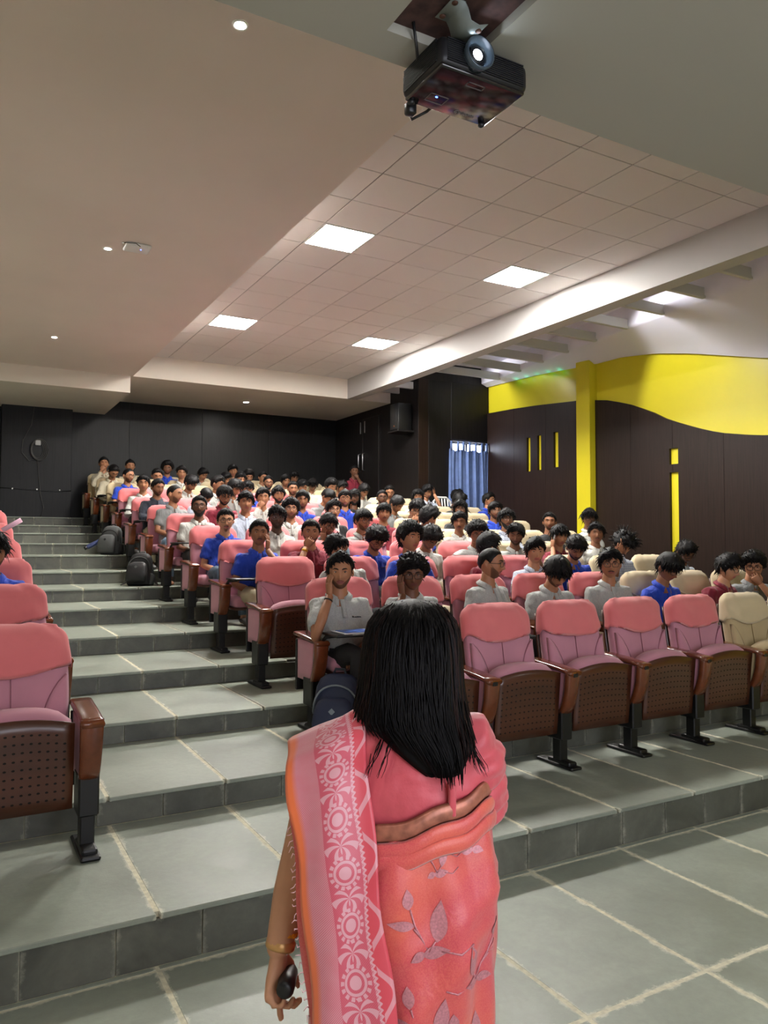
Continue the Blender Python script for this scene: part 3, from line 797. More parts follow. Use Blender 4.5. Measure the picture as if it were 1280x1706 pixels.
def headpt(d):
    d = np.asarray(d, float); dx, dy, dz = d[..., 0], d[..., 1], d[..., 2]
    lo = np.clip(-dz - .12, 0, 1); rx = .079*(1 - .27*lo**1.25); sq = 1 + .20*np.clip(dz, 0, 1)*np.sqrt(np.clip(1 - dz*dz, 0, 1)); rx = rx*sq
    ry = np.where(dy < 0, .092*(1 - .05*np.clip(-dz - .55, 0, 1)), .104*(1 - .50*np.clip(-dz - .05, 0, 1)))
    ry = ry*sq; x = rx*dx; y = ry*dy; z = np.where(dz > 0, .120, .116)*dz
    f = sst(.15, .6, -dy)
    x2 = x*x; ax = np.abs(x)
    up = sst(.022, -.026, z)*sst(-.042, -.031, z)
    disp = .023*np.exp(-x2/.010**2)*up + .007*np.exp(-x2/.017**2)*np.exp(-((z+.031)/.009)**2)
    disp += .005*np.exp(-((z-.032)/.010)**2)*np.exp(-x2/.05**2)
    disp -= .011*np.exp(-((ax-.031)/.014)**2 - ((z-.012)/.011)**2)
    disp += .006*np.exp(-((z+.062)/.010)**2)*np.exp(-x2/.021**2) - .004*np.exp(-((z+.0615)/.0028)**2)*np.exp(-x2/.022**2)
    disp += .008*np.exp(-((z+.100)/.014)**2)*np.exp(-x2/.022**2)
    disp += .003*np.exp(-((ax-.047)/.014)**2 - ((z+.018)/.016)**2)
    y = y - disp*f
    return np.stack([x, y, z], -1)
def dirs(az, el):
    az, el = np.broadcast_arrays(az, el)
    return np.stack([np.sin(az)*np.cos(el), -np.cos(az)*np.cos(el), np.sin(el)], -1)
def front(x, z):
    dz = z/(.120 if z > 0 else .116); lo = max(0, -dz - .12); rx = .079*(1 - .27*lo**1.25)*(1 + .20*max(0, dz)*math.sqrt(max(0, 1 - dz*dz)))
    dx = x/rx; dy = -math.sqrt(max(.01, 1 - dx*dx - dz*dz)); return headpt(np.array([dx, dy, dz]))[1]
class HM:      # transform of a builder's local points into person space
    def __init__(s, M): s.A = np.array(M.to_3x3()); s.t = np.array(M.translation)
    def __call__(s, p): return np.asarray(p, float) @ s.A.T + s.t
    def d(s, v): return s.A @ np.asarray(v, float)
def xf(mb, h):
    if mb.v: mb.v = [tuple(p) for p in h(np.array(mb.v))]
    return mb
def head_into(mb, h, hi, lipslot=1):
    n, m = (44, 34) if hi else (26, 22)
    u = np.linspace(-math.pi, math.pi, n, endpoint=False); az = u - .5*np.sin(u)
    el = np.linspace(-1.5, 1.5, m); el = el - .12*np.sin(2*el)
    G = headpt(dirs(az[None, :], el[:, None])); W = h(G); o = len(mb.f)
    mb.loft([list(r) for r in W])
    k = 0
    for a in range(m-1):
        for i in range(n):
            c = G[a, i]
            if c[1] < -.03 and abs(c[0]) < .024 and -.073 < c[2] < -.051: mb.m[o + k] = lipslot
            k += 1
    for s in (-1, 1):
        e = MB(); e.ball((0, 0, 0), (.007, .017, .030), 8, 6); e.ball((.003*s, .002, -.004), (.008, .010, .018), 6, 5)
        e.v = [(x + s*(.081 + .25*abs(y)*0), y + .012 + .0*z, z - .004 + .0) for x, y, z in e.v]
        e.v = [(x + s*.35*max(0, y), y, z) for x, y, z in e.v]
        xf(e, h); mb.add(e.v, e.f)
HS = {  # style: hairline (deg of elevation at |azimuth| 0,35,62,80,100,130,180), thickness, lump amplitude, lump frequency, front boost, tuft length
    'short': ((40, 37, 21, -6, 12, -22, -36), .014, .002, 70, .006, .014), 'buzz': ((41, 38, 22, -4, 12, -20, -34), .006, .0008, 90, 0, 0),
    'quiff': ((43, 40, 23, -8, 10, -24, -38), .018, .003, 70, .020, .022), 'part': ((35, 29, 17, -10, 4, -28, -44), .024, .004, 55, .010, .03),
    'fringe': ((22, 20, 12, -12, 2, -30, -46), .026, .004, 55, .010, .032), 'bowl': ((28, 27, 16, -10, 4, -30, -46), .024, .003, 55, .008, .025),
    'messy': ((32, 30, 18, -12, 0, -32, -48), .030, .007, 60, .008, .045), 'curly': ((30, 27, 12, -14, -4, -34, -50), .036, .009, 95, .006, .026),
    'afro': ((34, 30, 14, -10, -4, -30, -46), .046, .006, 120, 0, .016), 'long': ((34, 26, 2, -40, -58, -66, -68), .028, .005, 50, .004, .05), 'spiky': ((30, 28, 14, -10, 0, -30, -46), .034, .008, 70, .012, .06)}
def hair_mb(style, seed, hi):
    line, T, A, fq, boost, tl = HS[style]; r = random.Random(seed); ph = np.array([[r.uniform(-1, 1) for _ in range(4)] for _ in range(9)])
    n, m = (46, 14) if hi else (30, 9)
    az = np.linspace(-math.pi, math.pi, n, endpoint=False); asy = r.choice((-1, 1))*(8 if style in ('part', 'quiff', 'long') else 2)
    l0 = np.radians(np.interp(np.abs(np.degrees(az)), (0, 35, 62, 80, 100, 130, 180), line) + asy*np.sin(az) + np.array([r.uniform(-1, 1)*(2.5 if style != 'buzz' else .8) for _ in az]))
    mb = MB(); rings = []
    def lump(P):
        q = 0
        for a in ph: q = q + np.sin((P[..., 0]*a[0] + P[..., 1]*a[1] + P[..., 2]*a[2])*fq*1.6 + a[3]*6)
        return q/3.5
    def surf(a, e, e0, off=0.0):
        D = dirs(a, e); P = headpt(D); ramp = .12 + .88*sst(0, R(16), e - e0)
        th = 1.3*T*ramp*(.8 + .2*np.clip(D[..., 2], 0, 1)) + boost*np.exp(-(a/R(55))**2)*np.clip(np.sin(e), 0, 1)*ramp
        th = th + A*lump(P)*ramp + off
        return P + D*th[..., None]
    for i in range(m):
        t = (i/(m-1))**.85; e = l0 + (R(88) - l0)*t
        rings.append(surf(az, e, l0, -.0 if i else -.004))
    mb.loft([list(x) for x in rings], cap0=False)
    N = 0 if tl == 0 else (260 if hi else 90)
    for _ in range(N):
        a = r.uniform(-math.pi, math.pi); fr = r.random() < .3
        if fr: a = r.uniform(-1.1, 1.1)
        e0 = float(np.interp(a, az, l0)); e = e0 + (R(80) - e0)*(r.random()**1.2 if not fr else r.random()*.35)
        base = surf(np.array(a), np.array(e), np.array(e0), -.004); D = dirs(np.array(a), np.array(e))
        tan = np.array([-D[1]*asy/8, D[0]*asy/8, 0]); dn = np.array([0, -.45, -.8]) if style in ('fringe', 'bowl', 'messy') else np.array([0, -.1, -.5])
        if style in ('curly', 'afro'): g = D*.6 + np.array([r.uniform(-1, 1) for _ in range(3)])*.7
        elif style == 'spiky': g = D*.9 + np.array([r.uniform(-1, 1) for _ in range(3)])*.4
        else: g = D*.35 + dn*.7 + tan*.5 + np.array([r.uniform(-1, 1) for _ in range(3)])*.3
        g = g/np.linalg.norm(g); L = 1.25*tl*r.uniform(.5, 1.3); bend = np.array([0, 0, -.35])*L
        side = np.cross(g, D); side /= np.linalg.norm(side) + 1e-6
        wd = r.uniform(.004, .008); p1 = base + g*L*.55 + bend*.2; p2 = base + g*L + bend
        mb.add([base - side*wd, base + side*wd, base + D*wd*.8, p1 - side*wd*.6, p1 + side*wd*.6, p1 + D*wd*.6, p2], [(0,1,4,3),(1,2,5,4),(2,0,3,5),(3,4,6),(4,5,6),(5,3,6)])
    return mb
def hand(mb, W, d, nrm, side, curl=.5, mi=0, sc_=1.0, spread=.0, curls=None):
    W = np.array(W, float); d = np.array(d, float); d /= np.linalg.norm(d); nrm = np.array(nrm, float); nrm -= d*np.dot(nrm, d); nrm /= np.linalg.norm(nrm) + 1e-9
    T = np.cross(d, nrm)*(1 if side < 0 else -1); rings = []
    for a, wd, th in ((-.012, .021, .016), (.02, .027, .017), (.05, .036, .016), (.078, .039, .013), (.09, .035, .008)):
        rings.append([W + sc_*(d*a + T*wd*math.cos(q) + nrm*th*math.sin(q)) for q in np.linspace(0, 2*math.pi, 10, endpoint=False)])
    mb.loft(rings, mi)
    for fi, (off, L, rr, cu) in enumerate(((.028, .070, .0085, .9), (.0095, .078, .0088, 1.0), (-.0095, .072, .0084, 1.05), (-.027, .056, .0074, 1.1))):
        if curls: cu = curls[fi]/curl
        p = W + sc_*(d*.076 + T*off); dr = d + T*off*spread; dr /= np.linalg.norm(dr); pts = [p - dr*.012*sc_]; ang = 0; rad = [rr*sc_]
        for sl, ja in ((.42, .6), (.33, 1.0), (.25, .8)):
            ang += curl*cu*ja; q = dr*math.cos(ang) + nrm*math.sin(ang); p = p + q*L*sl*sc_; pts.append(p); rad.append(rr*sc_*(.98 - .12*len(pts)/4))
        pts.append(p + q*.004*sc_); rad.append(rr*.45*sc_)
        mb.tube(pts, rad, 7, mi)
    p = W + sc_*(d*.018 + T*.022); dr = T*.62 + d*.70 + nrm*.35; dr /= np.linalg.norm(dr); d2 = T*.1 + d*.9 + nrm*.5*curl; d2 /= np.linalg.norm(d2)
    mb.tube([p, p + dr*.03*sc_, p + dr*.03*sc_ + d2*.03*sc_, p + dr*.03*sc_ + d2*.052*sc_], [.013*sc_, .011*sc_, .0095*sc_, .005*sc_], 7, mi)
def ring_at(c, L, F, U, a, b, n=20, sq=2.4):
    return [np.array(c) + L*a*cx + F*b*sy for cx, sy in [se(2*math.pi*k/n, sq) for k in range(n)]]
GLASS_THICK = {83, 54, 87}
def person(spec, x0, y0, z0, where, trouser='black', barefoot=False, seed=0, cover_legs=True, name_label=None, lift=0.0):
    (dx, hy, hz, shirt, look, pitch, pose, hair, beard, glasses, skin, roll, hi) = spec
    C = np.array((dx, hy, hz)); phi0 = math.atan2(-(x0 + dx), (y0 + hy)); phi = phi0 + R(look); phit = max(-.5, min(.6, phi*.35))
    Hm = Matrix.Translation(Vector(C)) @ Matrix.Rotation(phi, 4, 'Z') @ Matrix.Rotation(R(pitch), 4, 'X') @ Matrix.Rotation(R(roll), 4, 'Y')
    h = HM(Hm); rr = random.Random(seed*13 + 5)
    Lx = np.array((math.cos(phit), math.sin(phit), 0)); F = np.array((math.sin(phit), -math.cos(phit), 0)); Z = np.array((0, 0, 1.))
    mid = HM(Matrix.Rotation(phi*.5, 4, 'Z') @ Matrix.Rotation(R(pitch)*.55, 4, 'X') @ Matrix.Rotation(R(roll)*.5, 4, 'Y'))
    Nb = C + mid.d((0, .035, -.172)); Nb[1] = min(Nb[1], .215)
    H0 = np.array((dx*.35, .125, .46 + lift)); body = MB(); head_into(body, h, hi)
    body.tube([C + mid.d((0, .022, -.05)), C + mid.d((0, .028, -.11)), Nb + Z*.02, Nb - Z*.06], [.052, .055, .064, .088], 12)
    # spine
    sp = lambda t: H0*(1-t)**2 + (H0*.45 + Nb*.55 + np.array((0, .045, 0)))*2*t*(1-t) + Nb*t*t
    slim = rr.uniform(.94, 1.08)
    prof = ((0, .165, .115), (.2, .160, .112), (.45, .165, .110), (.65, .178, .108), (.8, .180, .098), (.9, .150, .082), (.96, .105, .066), (1.0, .070, .058))
    sh = MB(); sh.loft([ring_at(sp(t), Lx, F, Z, a*slim, b*slim) for t, a, b in prof])
    body.loft([ring_at(sp(t), Lx, F, Z, a*.8*slim, b*.75*slim, 10) for t, a, b in prof[:-1]])
    S = {s: sp(.83) + Lx*s*.158*slim for s in (-1, 1)}
    # arms: elbow, wrist, finger direction, palm normal, curl
    at = lambda a, b, c: Nb + Lx*a + F*b + Z*c
    lap = lambda s: (at(s*.225, .03, -.30), at(s*.075, .20, -.375), F*.6 - Lx*s*.6 - Z*.25, -Z + F*.1, .6)
    arms = {s: lap(s) for s in (-1, 1)}
    hd = h.d; kind, s = (pose[:-1], -1) if pose.endswith('R') else ((pose[:-1], 1) if pose.endswith('L') else (pose, 0))
    if kind == 'cheek': arms[s] = (at(s*.22, .20, -.25), h((s*.070, -.088, -.150)), hd((s*.10, .12, 1)), hd((-s*.8, .5, 0)), .30)
    if kind == 'palm': arms[s] = (at(s*.22, .20, -.25), h((s*.075, -.075, -.135)), hd((s*.22, .22, 1)), hd((-s*.8, .55, 0)), .22)
    if kind == 'mouth': arms[s] = (at(s*.20, .20, -.25), h((s*.055, -.125, -.135)), hd((-s*.55, .0, .8)), hd((-s*.2, .9, .2)), .95)
    if kind == 'chest': arms[s] = (at(s*.22, .10, -.26), at(s*.09, .19, -.09), -Lx*s*.7 + Z*.5, -F - Lx*s*.2, .9)
    if kind == 'head': arms[s] = (at(s*.21, .24, -.16), h((s*.075, -.115, .005)), hd((-s*.1, .35, .9)), hd((-s*.3, .9, -.2)), .45)
    if kind == 'phone': arms[s] = (at(s*.20, .20, -.22), h((s*.098, -.055, -.115)), hd((0, .25, 1)), hd((-s*.9, .3, 0)), .7)
    if kind == 'arm': arms[s] = (at(s*.31, .02, -.12), at(s*.40, .20, -.17), Lx*s*.5 + F*.8, -Z, .3)
    if kind == 'fold': arms = {q: (at(q*.23, .10, -.27), at(-q*.03, .20, -.24 - .02*q), -Lx*q + F*.05, -F, .3) for q in (-1, 1)}
    longs = shirt in ('navy', 'blazer', 'cream') or (shirt in ('ltblue', 'white', 'check') and seed % 3 == 0)
    for s_, (E, Wr, fd, pn, cu) in arms.items():
        body.tube([S[s_] - Lx*s_*.03, S[s_]*.5 + E*.5, E, E*.55 + Wr*.45, Wr], [.044, .044, .038, .036, .025], 10)
        hand(body, Wr, fd, pn, s_, cu)
        st = S[s_]; inn = sp(.82) + Lx*s_*.07
        if longs: sh.tube([inn, st, st*.5 + E*.5, E, E*.5 + Wr*.5, Wr*.93 + E*.07], [.074, .066, .058, .054, .046, .036], 12)
        else: sh.tube([inn, st, st*.6 + E*.4, st*.30 + E*.70], [.074, .068, .063, .060], 12)
    # legs inside trousers
    tr = MB(); tr.loft([ring_at(H0 + Z*q, Lx, F, Z, a, b, 14) for q, a, b in ((-.05, .12, .08), (-.03, .165, .115), (.04, .17, .12), (.09, .165, .115))])
    feet = {}
    for s_ in (-1, 1):
        K = np.array((dx*.2 + s_*(.11 + .02*rr.random()), -.24, .53)); A = np.array((dx*.1 + s_*.12, -.24 + .05*rr.uniform(-1, 1), .10)); feet[s_] = A
        tr.tube([H0 + Lx*s_*.085, (H0 + Lx*s_*.09)*.5 + K*.5 + Z*.02, K, K*.5 + A*.5 + np.array((0, .02, 0)), A], [.088, .084, .068, .060, .055], 12)
        body.tube([H0 + Lx*s_*.085, K - Z*.01, A, A - Z*.04], [.05, .045, .035, .035], 8)
        body.tube([A + np.array((0, .04, -.07)), A + np.array((0, -.03, -.065)), A + np.array((0, -.12, -.075)), A + np.array((0, -.17, -.082))], [.03, .036, .034, .015], 8, flat=.65)
    b = ob('person', body, [SKIN[skin], LIPS[skin]], None, True, (x0, y0, z0))
    tag(b, name_label or where, 'person', 'seated students in the audience')
    o = ob('shirt', sh, SHIRT[shirt], b, True)
    md = o.modifiers.new('remesh', 'REMESH'); md.mode = 'VOXEL'; md.voxel_size = .0125 if hi else .017; md.use_smooth_shade = True
    md = o.modifiers.new('smooth', 'SMOOTH'); md.factor = .5; md.iterations = 5
    md = o.modifiers.new('folds', 'DISPLACE'); md.texture = CLOUD; md.texture_coords = 'GLOBAL'; md.strength = .034; md.mid_level = .44
    ob('trousers', tr, TROU[trouser], b)
    if not barefoot:
        for s_ in (-1, 1):
            m2 = MB(); A = feet[s_]; m2.tube([A + np.array((0, .055, -.06)), A + np.array((0, .03, -.05)), A + np.array((0, -.04, -.052)), A + np.array((0, -.14, -.068)), A + np.array((0, -.19, -.078))], [.030, .043, .043, .042, .02], 10, flat=.75); ob('shoe', m2, M_SHOE, b)
    # collar and placket
    if shirt not in ('black', 'orange') :
        cb = MB(); rings = []
        tilt = HM(Matrix.Translation(Vector(Nb)) @ Matrix.Rotation(phit, 4, 'Z') @ Matrix.Rotation(R(pitch)*.3 + .28, 4, 'X'))
        for a in np.linspace(R(14), R(346), 26):
            fr = max(0, math.cos(a)); ca, sa = -math.cos(a), math.sin(a); tip = fr**3
            rings.append(tilt(np.array([(.064*sa, .060*ca, .036 - .022*tip), (.067*sa, .063*ca, .040 - .022*tip), (.098*sa, .086*ca - .016*tip, .012 - .046*tip), (.095*sa, .083*ca - .014*tip, .004 - .046*tip)])))
        cb.loft([list(q) for q in rings]); ob('collar', cb, SHIRT['white' if shirt == 'blazer' else shirt], b, fix=True)
        pb = MB(); rows = []
        for t in np.linspace(.97, .66, 7):
            bb = float(np.interp(t, [q[0] for q in prof], [q[2] for q in prof]))*slim
            rows.append([sp(t) + F*(bb + .014) + Lx*x for x in ((-.016, 0, .016) if shirt != 'blazer' else (-.05, 0, .05))])
        pb.grid(rows, thick=-F*.02); ob('placket', pb, SHIRT['white' if shirt == 'blazer' else shirt], b)
        if hi and shirt in ('grey', 'blue', 'maroon'):
            q = MB(); c0 = sp(.66) + Lx*.085
            for k, (hh_, wd) in enumerate(((.011, .004), (.004, .003), (.006, .005), (.006, .006), (.008, .005), (.006, .005), (.006, .004))):
                p = c0 + Lx*(.009*k - .03) + F*(.097*slim + .006); q.rbox((p[0]-wd/2, p[1]-.012, p[2]), (p[0]+wd/2, p[1]+.012, p[2]+hh_), .0008, 1)
            ob('embroidered_mark', q, mat('dark embroidery thread', (50, 52, 60), .7), b, False)
    # face
    hb = xf(hair_mb(hair, seed, hi), h); ob('hair', hb, M_HAIR, b)
    if hair == 'long':
        lb = MB(); r2 = random.Random(seed)
        for k in range(60):
            a = R(r2.uniform(70, 290)); p = np.array((.088*math.sin(a), -.098*math.cos(a) + .005, r2.uniform(-.02, .03)))
            pts = h(np.array([p, p*1.1 + (0, 0, -.06), p*1.08 + (r2.uniform(-.01, .01), 0, -.12), p*.98 + (r2.uniform(-.02, .02), .01, -.165)])); lb.tube(pts, [.012, .012, .009, .002], 5)
        ob('hair_strands', lb, M_HAIR, b)
    eb = MB(); mt = []
    shut = pitch > 22 or 'eyes nearly closed' in where
    if abs(look) < 95:
        for s_ in (-1, 1):
            ex, ez = s_*.031, .012; ey = front(ex, ez)
            if not shut:
                eb.ball((ex, ey + .0078, ez), (.0135, .0105, .0080), 10, 7, 0); eb.ball((ex + .001, ey - .0012, ez), (.0062, .0028, .0066), 8, 5, 1)
            eb.tube([(ex + .014*u, front(ex + .012*u, ez) - .0022 + .0015*u*u, ez + (.0072 - .006*u*u if not shut else -.003 + .004*u*u)) for u in (-1, -.5, 0, .5, 1)], [.0008, .0024, .0028, .0024, .0008], 5, 1)
        ob('eyes', xf(eb, h), [M_EYEW, M_IRIS], b)
        wb_ = MB()
        for s_ in (-1, 1):
            wb_.tube([(s_*x, front(s_*x, z) - .0005, z) for x, z in ((.012, .030), (.024, .035), (.038, .036), (.050, .030))], [.0028, .0056, .0050, .0016], 6, flat=.9)
        ob('eyebrows', xf(wb_, h), M_HAIR, b)
        lb2 = MB(); lb2.tube([(x, front(x, -.0615) - .0004, -.0612 + .0015*(abs(x)/.02)**2) for x in (-.024, -.012, 0, .012, .024)], [.0006, .0015, .0014, .0015, .0006], 5)
        ob('mouth_line', xf(lb2, h), mat('dark mouth line', (52, 26, 24), .6), b)
    if beard in ('stubble', 'beard', 'goatee', 'moust'):
        fb = MB(); off = {'stubble': .0022, 'beard': .008, 'goatee': .006, 'moust': .002}[beard]
        if beard != 'moust':
            lim = 1.35 if beard != 'goatee' else .42; az = np.linspace(-lim, lim, 24 if hi else 14)
            top = np.interp(np.abs(az), (0, .28, .5, .95, 1.35), (-.74, -.70, -.50, -.30, .02)); rows = []
            for t in np.linspace(0, 1, 7):
                el = top + (-1.22 - top)*t; D = dirs(az, el); rows.append(headpt(D) + D*(off*math.sin(math.pi*min(.5, t*.8 + .12)))*np.interp(np.abs(az), (0, lim*.85, lim), (1, 1, .1))[:, None])
            fb.grid(rows)
        ob('beard', xf(fb, h), M_STUB if beard in ('stubble', 'goatee') else M_BEARD, b) if fb.v else None
        mo = MB(); mo.tube([(x, front(x, -.047 - abs(x)*.25) - .0008, -.046 - abs(x)*.30) for x in (-.027, -.016, -.004, .004, .016, .027)], [.0015, .004, .0045, .0045, .004, .0015] if beard != 'stubble' else [.001, .003, .003, .003, .003, .001], 6)
        ob('moustache', xf(mo, h), M_BEARD if beard != 'stubble' else M_STUB, b)
    if beard == 'mask':
        fb = MB(); az = np.linspace(-.95, .95, 17); rows = []
        for t in np.linspace(0, 1, 10):
            el = -.06*np.cos(az) + (-1.15 + .06)*t + 0*az; D = dirs(az, el); rows.append(headpt(D) + D*.006 + np.array((0, -.010, 0))*np.cos(az)[:, None]*math.sin(math.pi*t) + np.array((0, 0, .0016))*math.sin(t*19))
        fb.grid(rows)
        for s_ in (-1, 1): fb.tube([(s_*.060, -.052, -.01), (s_*.076, -.01, .012), (s_*.08, .02, .0), (s_*.068, -.02, -.06)], .0015, 5)
        ob('face_mask', xf(fb, h), M_MASK, b)
    if glasses:
        gb = MB(); rad = .0020 if hi else .0022; gy = front(.0, .012) - .006
        for s_ in (-1, 1):
            pts = [(s_*.033 + .0265*cx, gy + .010*abs(.033 + .0265*cx*s_)/.06, .006 + .020*sy) for cx, sy in [se(a, 3) for a in np.linspace(0, 2*math.pi, 19)]]; gb.tube(pts, rad, 5, 0, cap=False)
            gb.tube([(s_*.0595, gy + .010, .012), (s_*.078, gy + .03, .012), (s_*.081, .0, .010), (s_*.078, .025, -.004)], rad, 5)
            gb.add([(p[0], p[1], p[2]) for p in pts[:-1]], [tuple(range(18))], 1)
        gb.tube([(-.007, gy + .001, .012), (0, gy - .002, .014), (.007, gy + .001, .012)], rad, 5)
        ob('glasses', xf(gb, h), [M_RIM if seed % 3 else M_RIMS, M_LENS], b)
    return b, h, arms
